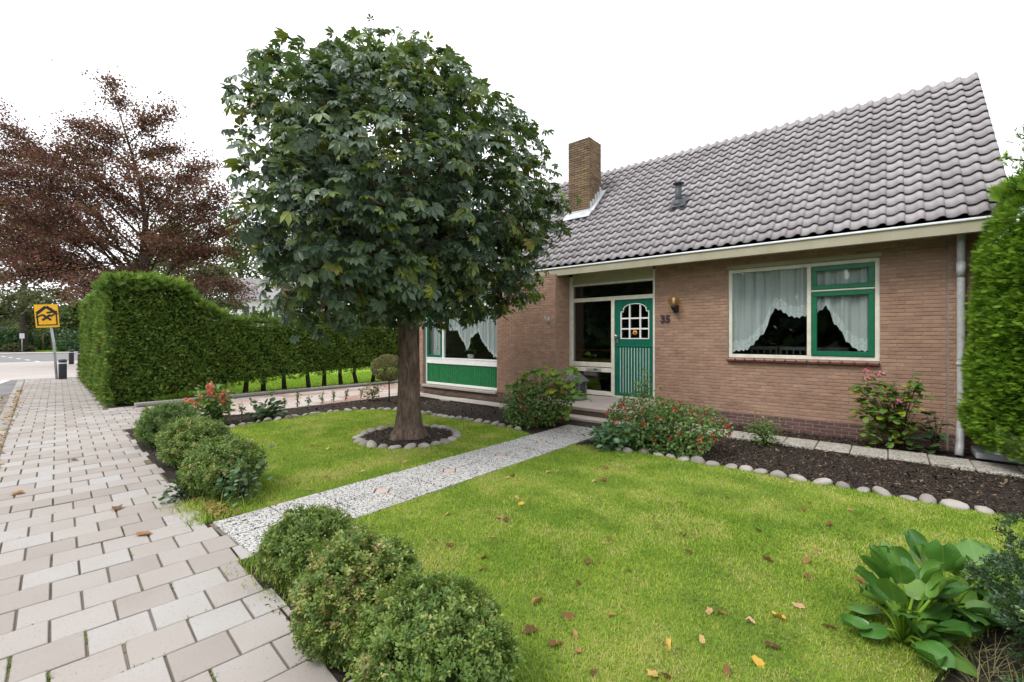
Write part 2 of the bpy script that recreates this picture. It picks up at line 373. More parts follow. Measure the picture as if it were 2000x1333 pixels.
# ------------------------------------------------------------------ vegetation helpers
def unit(a): return a / np.maximum(np.linalg.norm(a, axis=-1, keepdims=True), 1e-9)
def rdir(n): return unit(rng.normal(size=(n, 3)))
def frames(d, nrm):
    d = unit(d); x = unit(np.cross(d, nrm)); z = np.cross(x, d)
    return np.stack([x, d, z], axis=1)            # rows: x, y(length), z(normal)
def scatter(tv, tf, P, Rm, S, rnd=None):
    """bake copies of a small template into one vertex/face/rnd block"""
    tv = np.asarray(tv, float); tf = np.asarray(tf); n = len(P); k = len(tv)
    S = np.asarray(S); S = S[:, None] if S.ndim == 1 else S
    V = np.einsum('nkj,nji->nki', tv[None] * S[:, None, :], Rm) + P[:, None, :]
    F = tf[None] + (np.arange(n) * k)[:, None, None]
    r = rng.random(n) if rnd is None else rnd
    return V.reshape(-1, 3), F.reshape(-1, tf.shape[1]), np.repeat(r, len(tf))
def joinb(bl):
    Vs, Fs, Rs, o = [], [], [], 0
    for V, F, r in bl: Vs.append(V); Fs.append(F + o); Rs.append(r); o += len(V)
    return np.concatenate(Vs), np.concatenate(Fs), np.concatenate(Rs)
LEAF2 = (np.array([(0, 0, 0), (.28, .45, .07), (0, 1, -.06), (-.28, .45, .07)]), np.array([(0, 1, 2), (0, 2, 3)]))
OVAL = (np.array([(0, 0, 0), (.3, .3, .05), (.3, .68, .04), (0, 1, -.08), (-.3, .68, .04), (-.3, .3, .05), (0, .5, 0)]),
        np.array([(6, 0, 1), (6, 1, 2), (6, 2, 3), (6, 3, 4), (6, 4, 5), (6, 5, 0)]))
def mk_compound(nl=7, droop=.35):
    V, F = [], []
    for i in range(nl):
        a = R_(-105 + 210 * i / (nl - 1)); L = 1 - .38 * abs(i - (nl - 1) / 2) / ((nl - 1) / 2); o = len(V)
        c, s = math.cos(a), math.sin(a)
        for x, y, z in ((0, .04, 0), (.235 * L, .68 * L, .02 - droop * .35), (0, .64 * L, -.05 - droop * .3), (-.235 * L, .68 * L, .02 - droop * .35), (.115 * L, .3 * L, .03), (-.115 * L, .3 * L, .03), (0, 1 * L, -droop)):
            V.append((x * c + y * s, -x * s + y * c, z))
        F += [(o, o + 4, o + 2), (o + 4, o + 1, o + 2), (o + 1, o + 6, o + 2), (o + 6, o + 3, o + 2), (o + 3, o + 5, o + 2), (o + 5, o, o + 2)]
    return np.array(V), np.array(F)
def mk_spray(n=4, th=1.):
    """flat conifer spray: a main finger with side fingers"""
    V, F = [], []
    def finger(bx, by, ang, L, wd):
        o = len(V); c, s = math.cos(ang), math.sin(ang)
        for x, y in ((-wd, 0), (wd, 0), (0, L)): V.append((bx + x * c + y * s, by - x * s + y * c, .05 * math.sin(7 * (bx + y))))
        F.append((o, o + 1, o + 2))
    finger(0, 0, 0, 1, .075 * th)
    for i in range(n):
        y = .12 + .62 * i / n; L = .5 * (1 - .5 * i / n)
        finger(0, y, R_(38), L, .065 * th); finger(0, y + .07, R_(-38), L, .065 * th)
    return np.array(V), np.array(F)
SPRAY = mk_spray(3)
FINE = mk_spray(4, .55)
BLADE3 = (np.array([(-.5, 0, 0), (.5, 0, 0), (-.36, .55, .06), (.36, .55, .06), (0, 1, .28)]), np.array([(0, 1, 3), (0, 3, 2), (2, 3, 4)]))
BLADE1 = (np.array([(-.5, 0, 0), (.5, 0, 0), (0, 1, .2)]), np.array([(0, 1, 2)]))
def lumpy(n, rad, lumps=14, amp=.22, k=9., seed=0, depth=.25, zmin=-1.):
    """points and normals in the outer shell of a lumpy ball"""
    rs = np.random.default_rng(seed); C = unit(rs.normal(size=(lumps, 3))); A = rs.uniform(-.6, 1., lumps) * amp
    D = rdir(int(n * 1.6)); D = D[D[:, 2] > zmin][:n]
    r = 1 + (A[None] * np.exp(k * (D @ C.T - 1))).sum(1)
    r = r * (1 - depth * rng.random(len(D)) ** 2)
    return D * r[:, None] * np.asarray(rad)[None], unit(D / np.asarray(rad)[None]), r
def blades(P, h, wd, lean=.5, tmpl=BLADE3, rnd=None):
    n = len(P); a = rng.random(n) * 2 * math.pi
    up = np.stack([np.cos(a) * lean * rng.random(n), np.sin(a) * lean * rng.random(n), np.ones(n)], 1)
    face = np.stack([np.cos(a + 1.57), np.sin(a + 1.57), np.zeros(n)], 1)
    return scatter(*tmpl, P, frames(up, np.cross(face, up)), np.stack([wd, h, h], 1), rnd)

# ------------------------------------------------------------------ SETTING: street frame
SO = np.array((-4.37, 1.27)); SA = R_(3.4)
ES = np.array((-math.cos(SA), math.sin(SA))); ET = np.array((math.sin(SA), math.cos(SA)))
def S(s, t, z=0.):
    p = SO + ES * s + ET * t; return (p[0], p[1], z)
def sheet(poly, z, mat, name):
    me = bpy.data.meshes.new(name); me.from_pydata([(p[0], p[1], z) for p in poly], [], [tuple(range(len(poly)))])
    me.update()
    if me.polygons[0].normal.z < 0: me.flip_normals()
    me.materials.append(MATS[mat]); return me
structure('ground', sheet([(-400, -300), (300, -300), (300, 400), (-400, 400)], -.13, 'far_grass', 'ground'))
def quad(s0, s1, t0, t1): return [S(s0, t0), S(s1, t0), S(s1, t1), S(s0, t1)]
structure('road', sheet(quad(-60, 110, -9, -1.45), -.1, 'asphalt', 'road'))
structure('side_road', sheet([S(36, -30), S(62, -30), S(62, 14), S(36, 60)], -.094, 'asphalt', 'side_road'))
m_ = MB(); m_.prism([S(20.4, -9)[:2], S(37.5, -9)[:2], S(37.5, 14)[:2], S(20.4, 14)[:2]], 2, -.3, -.006)
structure('raised_crossing', m_.mesh('raised_crossing', 'plateau'))
for i in range(7):                      # ramp of the raised crossing: dark band with white teeth
    t = -7.3 + i * .95
m_ = MB(); m_.add([S(19.3, -9, -.092), S(20.395, -9, -.004), S(20.395, -1.5, -.004), S(19.3, -1.5, -.092)], [(0, 1, 2, 3)])
structure('crossing_ramp', m_.mesh('crossing_ramp', 'asphalt'))
m_ = MB()
for i in range(9):
    t = -8.4 + i * .78
    m_.add([S(19.34, t, -.084), S(19.34, t + .12, -.084), S(20.37, t + .42, -.001), S(20.37, t + .2, -.001)], [(0, 1, 2, 3)])
structure('ramp_marking', m_.mesh('ramp_marking', 'paint_mark'))
m_ = MB()
for i in range(5): m_.add([S(39.5 + 3.2 * i, -1.1 - .5 * i, -.088), S(40.8 + 3.2 * i, -1.3 - .5 * i, -.088), S(40.8 + 3.2 * i, -1.12 - .5 * i, -.088), S(39.5 + 3.2 * i, -.92 - .5 * i, -.088)], [(0, 1, 2, 3)])
structure('road_dashes', m_.mesh('road_dashes', 'paint_mark'))
m_ = MB(); m_.prism([S(62, -40)[:2], S(64.5, -40)[:2], S(56, 60)[:2], S(53.5, 60)[:2]], 2, -.2, .03)
structure('far_pavement', m_.mesh('far_pavement', 'plateau'))
# pavement slabs
base = MB(); base.prism([S(-8, -1.4)[:2], S(20.4, -1.4)[:2], S(20.4, .6)[:2], S(-8, .25)[:2]], 2, -.14, -.012)
pavement = structure('pavement', base.mesh('pavement', 'joint_soil'))
def clip(poly, a, b, c):                 # keep a*x+b*y<=c
    out = []
    for i in range(len(poly)):
        p, q = poly[i], poly[(i + 1) % len(poly)]
        dp, dq = a * p[0] + b * p[1] - c, a * q[0] + b * q[1] - c
        if dp <= 0: out.append(p)
        if (dp < 0) != (dq < 0) and dp != dq: u = dp / (dp - dq); out.append((p[0] + u * (q[0] - p[0]), p[1] + u * (q[1] - p[1])))
    return out
PV, JT = .272, .0085
ca, sa = math.cos(R_(4.5)), math.sin(R_(4.5))
EU = np.array((sa, ca)); EV = np.array((-ca, sa))      # along a course, course to course
def paver_poly(i, j):
    c0 = SO + EV * ((i + .5) * PV) + EU * ((j + .5 * (i % 2)) * PV)
    h = (PV - JT) / 2
    return [c0 + EU * (a * h * .985) + EV * (b_ * h) for a, b_ in ((-1, -1), (1, -1), (1, 1), (-1, 1))]
def slab_mesh(poly, th=.05, ch=.006, mat='paver', name='paver'):
    n = len(poly); P = np.array([(p[0], p[1]) for p in poly]); c = P.mean(0)
    inn = c + (P - c) * (1 - ch / np.maximum(np.linalg.norm(P - c, axis=1, keepdims=True), .02))
    P = P - c; inn = inn - c
    V = [(x, y, -th) for x, y in P] + [(x, y, -ch * .6) for x, y in P] + [(x, y, 0) for x, y in inn]
    F = [tuple(range(2 * n, 3 * n))] + [(k * n + i, k * n + (i + 1) % n, (k + 1) * n + (i + 1) % n, (k + 1) * n + i) for k in (0, 1) for i in range(n)]
    m = MB(); m.add(V, F); return m.mesh(name, mat), c
pavs = []
for i in range(-12, 74):
    for j in range(-9, 9):
        poly = [tuple(p) for p in paver_poly(i, j)]
        # border line and kerb line in street coords
        tt = lambda p: (p[0] - SO[0]) * ET[0] + (p[1] - SO[1]) * ET[1]
        cxm = sum(p[0] for p in poly) / 4; lim = .045 if -4.5 < cxm < -3.5 else .62 if -13.2 < cxm < -10.1 else 0.
        full = all(-1.37 < tt(p) < -.02 + lim for p in poly)
        if not full:
            poly = clip(poly, ET[0], ET[1], SO @ ET - .02 + lim + .04 * math.sin(i * 1.7))
            if len(poly) > 2: poly = clip(poly, -ET[0], -ET[1], -(SO @ ET - 1.37))
            if len(poly) < 3: continue
            P = np.array(poly); x, y = P[:, 0], P[:, 1]
            if .5 * abs(np.dot(x, np.roll(y, -1)) - np.dot(y, np.roll(x, -1))) < .008: continue
        pavs.append((float(np.linalg.norm(np.mean(poly, 0))), full, poly, i, j))
pavs.sort(key=lambda q: q[0])
vis = [q for q in pavs if np.mean(q[2], 0)[0] < -1.0]
shared = None; restb = MB(); restr = []
for n_, (d_, full, poly, i, j) in enumerate(vis):
    tilt = (random.gauss(0, .006), random.gauss(0, .006), random.gauss(0, .004)); dz = random.gauss(0, .0022)
    if n_ < 300:
        if full:
            if shared is None: shared = slab_mesh(poly)[0]
            me, c = shared, np.mean(poly, 0)
        else: me, c = slab_mesh(poly)
        obj('paver', me, pavement, (c[0], c[1], dz), tilt)
    else:
        me, c = slab_mesh(poly); M4 = Matrix.Translation((c[0], c[1], dz))
        restb.add([M4 @ v.co for v in me.vertices], [tuple(p.vertices) for p in me.polygons]); restr += [random.random()] * len(me.polygons)
        bpy.data.meshes.remove(me)
me = restb.mesh('far_pavers', 'paver'); a_ = me.attributes.new('rnd', 'FLOAT', 'FACE'); a_.data.foreach_set('value', np.array(restr, dtype=np.float32))
tag(obj('far_pavers', me, pavement), kind='stuff')
# kerb stones
kb = MB(); kerb = structure('kerb', MB().prism([S(-8, -1.56)[:2], S(20.4, -1.56)[:2], S(20.4, -1.4)[:2], S(-8, -1.4)[:2]], 2, -.25, -.02).mesh('kerb', 'mortar'))
kme = MB().box(-.495, .495, -.085, .085, -.12, .0, .012).mesh('kerb_stone', 'kerb')
for i in range(2, 20): obj('kerb_stone', kme, kerb, (*S(i + .5, -1.475)[:2], random.gauss(0, .003)), (0, 0, -SA))
# driveway with pink and pale slabs
drive = structure('driveway', MB().prism([(-12.98, 1.75), (-10.22, 1.62), (-10.24, 12), (-12.98, 12)], 2, -.14, -.012).mesh('driveway', 'joint_soil'))
sm = MB().box(-.222, .222, -.297, .297, -.05, 0, .006).mesh('slab', 'pink_slab')
for i in range(6):
    for j in range(14):
        y = 2.75 + j * .606 + (.3 if i % 2 else 0)
        obj('slab', sm, drive, (-12.74 + i * .455, y, random.gauss(0, .002)))
dk = structure('driveway_kerb', MB().box(-13.1, -12.985, 2.3, 12, -.2, .04).mesh('driveway_kerb', 'kerb'))
km2 = MB().box(-.06, .06, -.495, .495, -.1, .09, .01).mesh('kerb_stone', 'kerb')
for j in range(10): obj('kerb_stone', km2, dk, (-13.045, 2.75 + j, random.gauss(0, .006)))
# garden path: grit slabs with clipped corners and small pink inserts
PATHX0, PATHX1 = -4.435, -3.565
path = structure('garden_path', MB().box(PATHX0, PATHX1, 1.26, 6.86, -.14, -.002).mesh('garden_path', 'joint_soil'))
T = .464; g = .008; c45 = .095
def oct_slab(clipc):
    h = T / 2 - g; hx = .4325 / 2 - g; p = []
    for sx, sy in ((-1, -1), (1, -1), (1, 1), (-1, 1)):
        if (sx, sy) in clipc:
            A_, B_ = (sx * (hx - c45), sy * h), (sx * hx, sy * (h - c45))
            p += [A_, B_] if (sx * sy > 0) == False else [B_, A_]
        else: p.append((sx * hx, sy * h))
    return p
def order(p):
    c = np.mean(p, 0); return sorted(p, key=lambda q: math.atan2(q[1] - c[1], q[0] - c[0]))
for col in (0, 1):
    for r in range(12):
        y = 1.28 + T * (r + .5)
        cx = PATHX0 + .4325 * (col + .5) + .002
        cl = ()
        if col == 0 and r > 1: cl = ((1, 1),) if r % 2 == 0 else ((1, -1),)
        if col == 1 and r > 1: cl = ((-1, 1),) if r % 2 == 0 else ((-1, -1),)
        me, c = slab_mesh(order(oct_slab(cl)), .05, .006, 'grit', 'slab')
        obj('slab', me, path, (cx + c[0], y + c[1], random.gauss(.014, .002)), (random.gauss(0, .004), random.gauss(0, .004), 0))
dm = slab_mesh(order([(-.088, 0), (.088, 0), (0, .088), (0, -.088)]), .05, .004, 'pink_stone', 'insert')[0]
for r in range(2, 13, 2):
    y = 1.28 + T * (r + 1)
    if y < 6.7: obj('insert', dm, path, ((PATHX0 + PATHX1) / 2 + .002, y, .012))
# lawns
LAWN_R = [(-3.56, 1.5), (-.4, 1.48), (-.12, 1.9), (.02, 2.5), (.16, 2.85), (.4, 3.5), (.8, 4.3), (1.05, 5.1), (.95, 5.86), (-3.2, 5.86), (-3.56, 5.6)]
LAWN_L = [(-4.44, 1.45), (-4.44, 5.75), (-4.9, 5.98), (-6.3, 5.97), (-7.5, 5.87), (-8.4, 5.74), (-8.9, 5.2), (-9.08, 4.5), (-9.02, 3.7), (-8.9, 2.9), (-8.5, 2.3), (-6.5, 1.85)]
structure('lawn', sheet(LAWN_R, .004, 'lawn_base', 'lawn')); structure('lawn', sheet(LAWN_L, .004, 'lawn_base', 'lawn'))
structure('garden_soil', sheet([(-10.22, 1.62), (-9.2, 1.55), (2.5, .78), (4, 3), (4, 8.9), (-10.9, 8.9), (-10.22, 7)], -.004, 'soil', 'garden_soil'))
structure('neighbour_lawn', sheet([(-13.1, 2.4), (-13.1, 14), (-24, 14), (-24, 3)], -.01, 'far_grass', 'neighbour_lawn'))
# ------------------------------------------------------------------ HOUSE
WY = 8.78; PYF = 8.24                      # main front plane, front plane of the pier
house = thing('brick_house', 'low brick bungalow with grey tiled roof, green front door and cream window frames', 'house', (-4.5, WY, 0))
def hpart(name, mb, mat, parent=None): return obj(name, mb.mesh(name, mat), parent or house)
core = MB()
CB = .006
# right wing (X -3.61..0.63), window hole -2.25..-0.08 x 1.19..2.83
def wall_holes(m, x0, x1, y0, y1, z0, z1, hs):
    xs = sorted({x0, x1, *[h[0] for h in hs], *[h[1] for h in hs]})
    for a, b_ in zip(xs, xs[1:]):
        zs = [(z0, z1)]
        for h in hs:
            if h[0] <= a and h[1] >= b_:
                nz = []
                for p, q in zs:
                    if h[2] > p: nz.append((p, min(q, h[2])))
                    if h[3] < q: nz.append((max(p, h[3]), q))
                zs = nz
        for p, q in zs: m.box(a, b_, y0, y1, p, q)
WIN = (-2.235, -.095, 1.225, 2.81)
wall_holes(core, -3.605, .64, WY + CB, WY + .26, -.1, 3.1, [WIN])
core.box(.64, 1.1, WY - .03 + CB, WY + .26, -.1, 3.1)
core.box(-7.415, -5.665, PYF + CB, WY + .3, -.1, 3.0)
WIN2 = (-10.29, -7.42, .25, 2.9)
wall_holes(core, -10.8, -7.416, PYF + CB, PYF + .27, -.1, 3.0, [WIN2])
core.box(-5.66, -3.61, WY + .02, WY + .2, -.1, .29)
core.box(.84, 1.09, WY + .26, 13.9, -.1, 3.1); core.box(-10.79, -10.55, PYF + .27, 13.9, -.1, 3.1)
core.box(-10.8, 1.1, 13.9, 14.15, -.1, 3.1)
core.prism([(8.3, 3.09), (14.4, 3.09), (11.4, 6.1)], 0, .84, 1.09); core.prism([(8.3, 3.09), (14.4, 3.09), (11.4, 6.1)], 0, -10.79, -10.55)
wall = hpart('wall', core, 'mortar')
# brick layout
BH, BL = .0575, .19
def lay(x0, x1, z0, z1, holes, off=0):
    out = []
    nz = int(round((z1 - z0) / BH))
    for k in range(nz):
        za, zb = z0 + k * BH, z0 + (k + 1) * BH
        segs = [(x0, x1)]
        for h in holes:
            if h[3] > za + .01 and h[2] < zb - .01:
                ns = []
                for p, q in segs:
                    if h[0] > p: ns.append((p, min(q, h[0])))
                    if h[1] < q: ns.append((max(p, h[1]), q))
                segs = [s_ for s_ in ns if s_[1] - s_[0] > .03]
        sh = (k % 2) * .5 + off
        for p, q in segs:
            i0 = math.floor((p - x0) / BL - sh) - 1
            x = x0 + (i0 + sh) * BL
            while x < q:
                a, b_ = max(x, p), min(x + BL, q)
                if b_ - a > .025: out.append(((a + b_) / 2, b_ - a - .011, (za + zb) / 2, k))
                x += BL
    return out
brick_me = MB().box(-.5, .5, -.013, .02, -.5, .5).mesh('brick', 'brick')
bev = MB().box(-.0895, .0895, -.012, .02, -.0238, .0238, .003)
bfull = bev.mesh('brick', 'brick'); bplinth = bev.mesh('plinth_brick', 'plinth_brick')
PL = 4
def is_plinth(k): return k < PL
main_b = [(x, l, z, k, WY) for x, l, z, k in lay(-3.605, .635, 0, 3.1, [WIN])] + [(x, l, z, k, WY - .03) for x, l, z, k in lay(.645, 1.09, 0, 3.1, [], .3)]
main_b.sort(key=lambda q: math.hypot(q[0], q[4]) + (0 if q[2] > .05 and q[0] < .66 else 9))
rest = {'brick': [], 'plinth_brick': []}
for n_, (x, l, z, k, y) in enumerate(main_b):
    mt = 'plinth_brick' if is_plinth(k) else 'brick'
    if n_ < 300:
        o = obj('brick', bplinth if is_plinth(k) else bfull, wall, (x, y + .012 + random.gauss(0, .0012), z), None, (l / .179, 1, 1))
    else: rest[mt].append(((x, y + .012, z), (1, 0, 0), (0, 1, 0), l))
for x, l, z, k in lay(-7.41, -5.665, 0, 3.0, []): rest['plinth_brick' if is_plinth(k) else 'brick'].append(((x, PYF + .012, z), (1, 0, 0), (0, 1, 0), l))
for x, l, z, k in lay(-10.8, -7.42, 0, 3.0, [WIN2]): rest['plinth_brick' if is_plinth(k) else 'brick'].append(((x, PYF + .012, z), (1, 0, 0), (0, 1, 0), l))
for y, l, z, k in lay(PYF + .014, WY, 0, 3.0, [], .25): rest['plinth_brick' if is_plinth(k) else 'brick'].append(((-5.659 - .012, y, z), (0, 1, 0), (-1, 0, 0), l))
def merge_bricks(items, mat, parent, name='brickwork'):
    tv = np.array([v for v in bev.v]); faces = [f for f in bev.f]
    m = MB(); r = []
    for c, u, n, l in items:
        u = np.array(u); n = np.array(n); j = random.gauss(0, .0012)
        V = [np.array(c) + u * (p[0] * l / .179) + n * (p[1] + j) + np.array((0, 0, p[2])) for p in tv]
        m.add(V, faces); r += [random.random()] * len(faces)
    me = m.mesh(name, mat); a = me.attributes.new('rnd', 'FLOAT', 'FACE'); a.data.foreach_set('value', np.array(r, dtype=np.float32))
    return tag(obj(name, me, parent), kind='stuff')
merge_bricks(rest['brick'], 'brick', wall); merge_bricks(rest['plinth_brick'], 'plinth_brick', wall, 'plinth')
# room behind the windows
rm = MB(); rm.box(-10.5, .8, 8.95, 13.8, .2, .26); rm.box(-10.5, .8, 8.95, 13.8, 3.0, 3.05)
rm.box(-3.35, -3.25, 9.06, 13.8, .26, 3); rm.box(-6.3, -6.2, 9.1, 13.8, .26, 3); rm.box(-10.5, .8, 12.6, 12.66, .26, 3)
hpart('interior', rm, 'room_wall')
# eaves: fascia, gutter, soffit
fa = MB(); fa.box(-10.9, 1.22, 8.29, 8.36, 2.955, 3.115, .006); fa.box(-10.9, 1.22, 8.36, WY + .05, 3.062, 3.09)
hpart('fascia', fa, 'fascia')
gt = MB(); gt.box(-10.92, 1.23, 8.265, 8.295, 3.108, 3.142, .008)
hpart('gutter_edge', gt, 'alu_trim')
gz = MB(); gz.box(-10.92, 1.23, 8.3, 8.62, 3.1, 3.108); gz.box(-10.92, 1.23, 8.5, 8.52, 3.108, 3.3)
hpart('gutter', gz, 'roof_slab')
# roof
roof = hpart('roof', MB().add([(x, y, z) for x in (-10.9, 1.2) for y, z in ((8.5, 3.28), (11.4, 6.18), (14.5, 3.08), (11.4, 5.98), (8.5, 3.1))],
                              [(0, 1, 6, 5), (1, 2, 7, 6), (2, 3, 8, 7), (3, 4, 9, 8), (4, 0, 5, 9), (0, 4, 3, 1), (1, 3, 2), (5, 6, 8, 9), (6, 7, 8)]), 'roof_slab')
TW, RG, NR = .2065, .2535, 17
SL = np.array((0, math.sqrt(.5), math.sqrt(.5))); NN = np.array((0, -math.sqrt(.5), math.sqrt(.5))); E0 = np.array((0, 8.335, 3.162))
prof = [(-.004, .008), (.1, -.002), (.26, -.006), (.42, -.002), (.55, .012), (.66, .03), (.78, .042), (.9, .04), (1.0, .026), (1.035, .006)]
tv, tf = [], []
n9 = len(prof)
for v, lift in ((0, .039), (.295, 0.)):
    for u, h in prof: tv.append((u * TW, v, h + lift))
for u, h in prof: tv.append((u * TW, .004, h + .027))
for i in range(n9 - 1): tf += [(i, i + 1, n9 + i + 1, n9 + i), (2 * n9 + i, 2 * n9 + i + 1, i + 1, i)]
tf.append((2 * n9 - 1 + 0, n9 - 1, 3 * n9 - 1, 3 * n9 - 1)) if False else None
tv = np.array(tv); tf = np.array(tf)
RM = np.stack([np.array((1., 0, 0)), SL, NN])
tile_me = mesh_np('roof_tile', tv @ RM, tf, 'roof_tile', smooth=False)
tile_me.polygons.foreach_set('use_smooth', np.array([i % 2 == 0 for i in range(len(tf))]))
XR = 1.215; tiles = []
for c in range(59):
    for r in range(NR): tiles.append((XR - (c + 1) * TW, r))
CH = (-6.34, -5.71, 9.8, 10.4)
tp = []
for x, r in tiles:
    p = np.array((x, 0, 0)) + E0 + SL * (r * RG)
    if x + TW / 2 > CH[0] and x + TW / 2 < CH[1] and CH[2] - .1 < p[1] < CH[3]: continue
    tp.append(p)
tp.sort(key=lambda p: np.linalg.norm(p + np.array((.1, .1, .1)) - CAMP))
for n_, p in enumerate(tp[:300]):
    obj('roof_tile', tile_me, roof, (p[0] + random.gauss(0, .0012), p[1] + random.gauss(0, .002), p[2]), (0, random.gauss(0, .004), random.gauss(0, .004)))
P_ = np.array(tp[300:]); P_ = P_ + rng.normal(0, .0015, P_.shape)
V, F, r_ = scatter(tv, tf, P_, np.repeat(RM[None], len(P_), 0), np.ones((len(P_), 3)))
me = mesh_np('far_roof_tiles', V, F, 'roof_tile', r_); me.polygons.foreach_set('use_smooth', np.tile(np.array([i % 2 == 0 for i in range(len(tf))]), len(P_)))
tag(obj('far_roof_tiles', me, roof), kind='stuff')
# ridge: caps that follow the wave of the tiles
Vr, Fr = [], []; us = []
for c in range(59):
    for u, h in prof[:-1]: us.append((XR - (59 - c) * TW + u * TW, h))
top = E0 + SL * (NR * RG)
for x, h in us:
    for a in np.linspace(-35, 180, 7):
        r = .075 + h
        Vr.append((x, top[1] + .06 - r * math.cos(R_(a)), top[2] - .01 + r * math.sin(R_(a)) * 1.05))
for i in range(len(us) - 1):
    for j in range(6): Fr.append((i * 7 + j, (i + 1) * 7 + j, (i + 1) * 7 + j + 1, i * 7 + j + 1))
obj('ridge', mesh_np('ridge', Vr, Fr, 'roof_tile', np.repeat(rng.random(len(us) - 1), 6), True), roof)
vb = MB()
vb.prism([(8.4, 3.12), (8.4, 3.26), (11.4, 6.27), (11.4, 6.1)], 0, 1.201, 1.221)
hpart('verge_board', vb, 'roof_slab', roof)
# chimney
chim = hpart('chimney', MB().box(CH[0] + .012, CH[1] - .012, CH[2] + .012, CH[3] - .012, 4.2, 6.56), 'dark_mortar')
items = []
for x, l, z, k in lay(CH[0], CH[1], 4.3, 6.58, []): items.append(((x, CH[2] + .012, z), (1, 0, 0), (0, 1, 0), l))
for y, l, z, k in lay(CH[2], CH[3], 4.3, 6.58, [], .25): items.append(((CH[1] - .012, y, z), (0, 1, 0), (-1, 0, 0), l))
merge_bricks(items, 'chimney_brick', chim)
hpart('chimney_cap', MB().box(CH[0] + .02, CH[1] - .02, CH[2] + .02, CH[3] - .02, 6.55, 6.585).box(CH[0] + .2, CH[1] - .16, CH[2] + .2, CH[3] - .12, 6.58, 6.63), 'chimney_brick', chim)
fl = MB()
for i in range(5):
    y = CH[2] + .02 + i * .12; zb = y - 5.13
    fl.box(CH[1], CH[1] + .012, y, y + .085, zb - .05, zb + .3 - .03 * (i % 2))
fl.box(CH[0] - .02, CH[1] + .02, CH[2] - .014, CH[2], CH[2] - 5.2, CH[2] - 5.0)
fl.add([(CH[0] - .05, CH[2] - .01, CH[2] - 5.04), (CH[1] + .1, CH[2] - .01, CH[2] - 5.04), (CH[1] + .1, CH[2] - .2, CH[2] - 5.24), (CH[0] - .05, CH[2] - .2, CH[2] - 5.24)], [(0, 1, 2, 3)])
fl.add([(CH[1], CH[2] - .05, CH[2] - 5.08), (CH[1] + .14, CH[2] - .05, CH[2] - 5.08), (CH[1] + .14, CH[3] + .02, CH[3] - 5.0), (CH[1], CH[3] + .02, CH[3] - 5.0)], [(0, 1, 2, 3)])
hpart('lead_flashing', fl, 'lead', chim)
# roof vent
vx, vy, vz = -3.39, 9.5, 4.4
ve = MB(); ve.tube([(vx, vy, vz - .1), (vx, vy, vz + .42)], .065, 16); ve.lathe([(.02, .0), (.11, .01), (.115, .03), (.06, .05), (.02, .055)], (vx, vy, vz + .41))
vent = hpart('roof_vent', ve, 'vent_grey', roof)
fm = MB(); fm.lathe([(.13, -.08), (.125, .0), (.1, .06), (.068, .09)], (vx, vy, vz)); fm.add([tuple(np.array((vx + a, vy, vz)) + SL * b_ + NN * .05) for a, b_ in ((-.14, -.18), (.18, -.18), (.18, .16), (-.14, .16))], [(0, 1, 2, 3)])
hpart('vent_collar', fm, 'vent_grey', vent)
# ---- right window
def win_box(m, x0, x1, z0, z1, y, t, d=.06, c=.004):
    """rectangular frame of bar width t"""
    m.box(x0, x1, y, y + d, z0, z0 + t, c); m.box(x0, x1, y, y + d, z1 - t, z1, c)
    m.box(x0, x0 + t, y + .001, y + d - .001, z0 + t, z1 - t, c); m.box(x1 - t, x1, y + .001, y + d - .001, z0 + t, z1 - t, c)
wy = WY + .035
win = MB(); win_box(win, WIN[0], WIN[1], WIN[2], WIN[3], wy, .06, .07)
win.box(-1.03, -.97, wy + .002, wy + .068, WIN[2] + .06, WIN[3] - .06, .004); win.box(-.97, WIN[1] - .06, wy - .012, wy + .066, 2.335, 2.36, .004)
window = hpart('window', win, 'cream_paint'); window['label'] = 'wide picture window with cream frame and white lace net curtain'
sh = MB(); win_box(sh, -.965, -.16, 1.29, 2.33, wy - .018, .075, .06)
hpart('sash', sh, 'sash_green', window)
sh = MB(); win_box(sh, -.965, -.16, 2.364, 2.745, wy - .018, .075, .06)
hpart('sash', sh, 'sash_green', window)
hpart('pane', MB().box(WIN[0] + .055, -1.028, wy + .03, wy + .036, WIN[2] + .055, WIN[3] - .055), 'glass', window)
hpart('pane', MB().box(-.895, -.23, wy + .02, wy + .026, 1.36, 2.26), 'glass', window)
hpart('pane', MB().box(-.895, -.23, wy + .02, wy + .026, 2.435, 2.675), 'glass', window)
hpart('lintel', MB().box(WIN[0] - .02, WIN[1] + .02, WY - .004, WY + .1, WIN[3] + .01, WIN[3] + .075, .004), 'fascia', window)
stile = MB().box(-.0735, .0735, -.07, .08, -.03, .025, .012).mesh('sill_tile', 'sill_tile')
for i in range(14): obj('sill_tile', stile, window, (WIN[0] + .06 + i * .1545, WY, WIN[2] - .032), (R_(10), 0, 0))
hpart('sill_bed', MB().box(WIN[0], WIN[1], WY - .02, WY + .06, WIN[2] - .07, WIN[2] - .03), 'mortar', window)
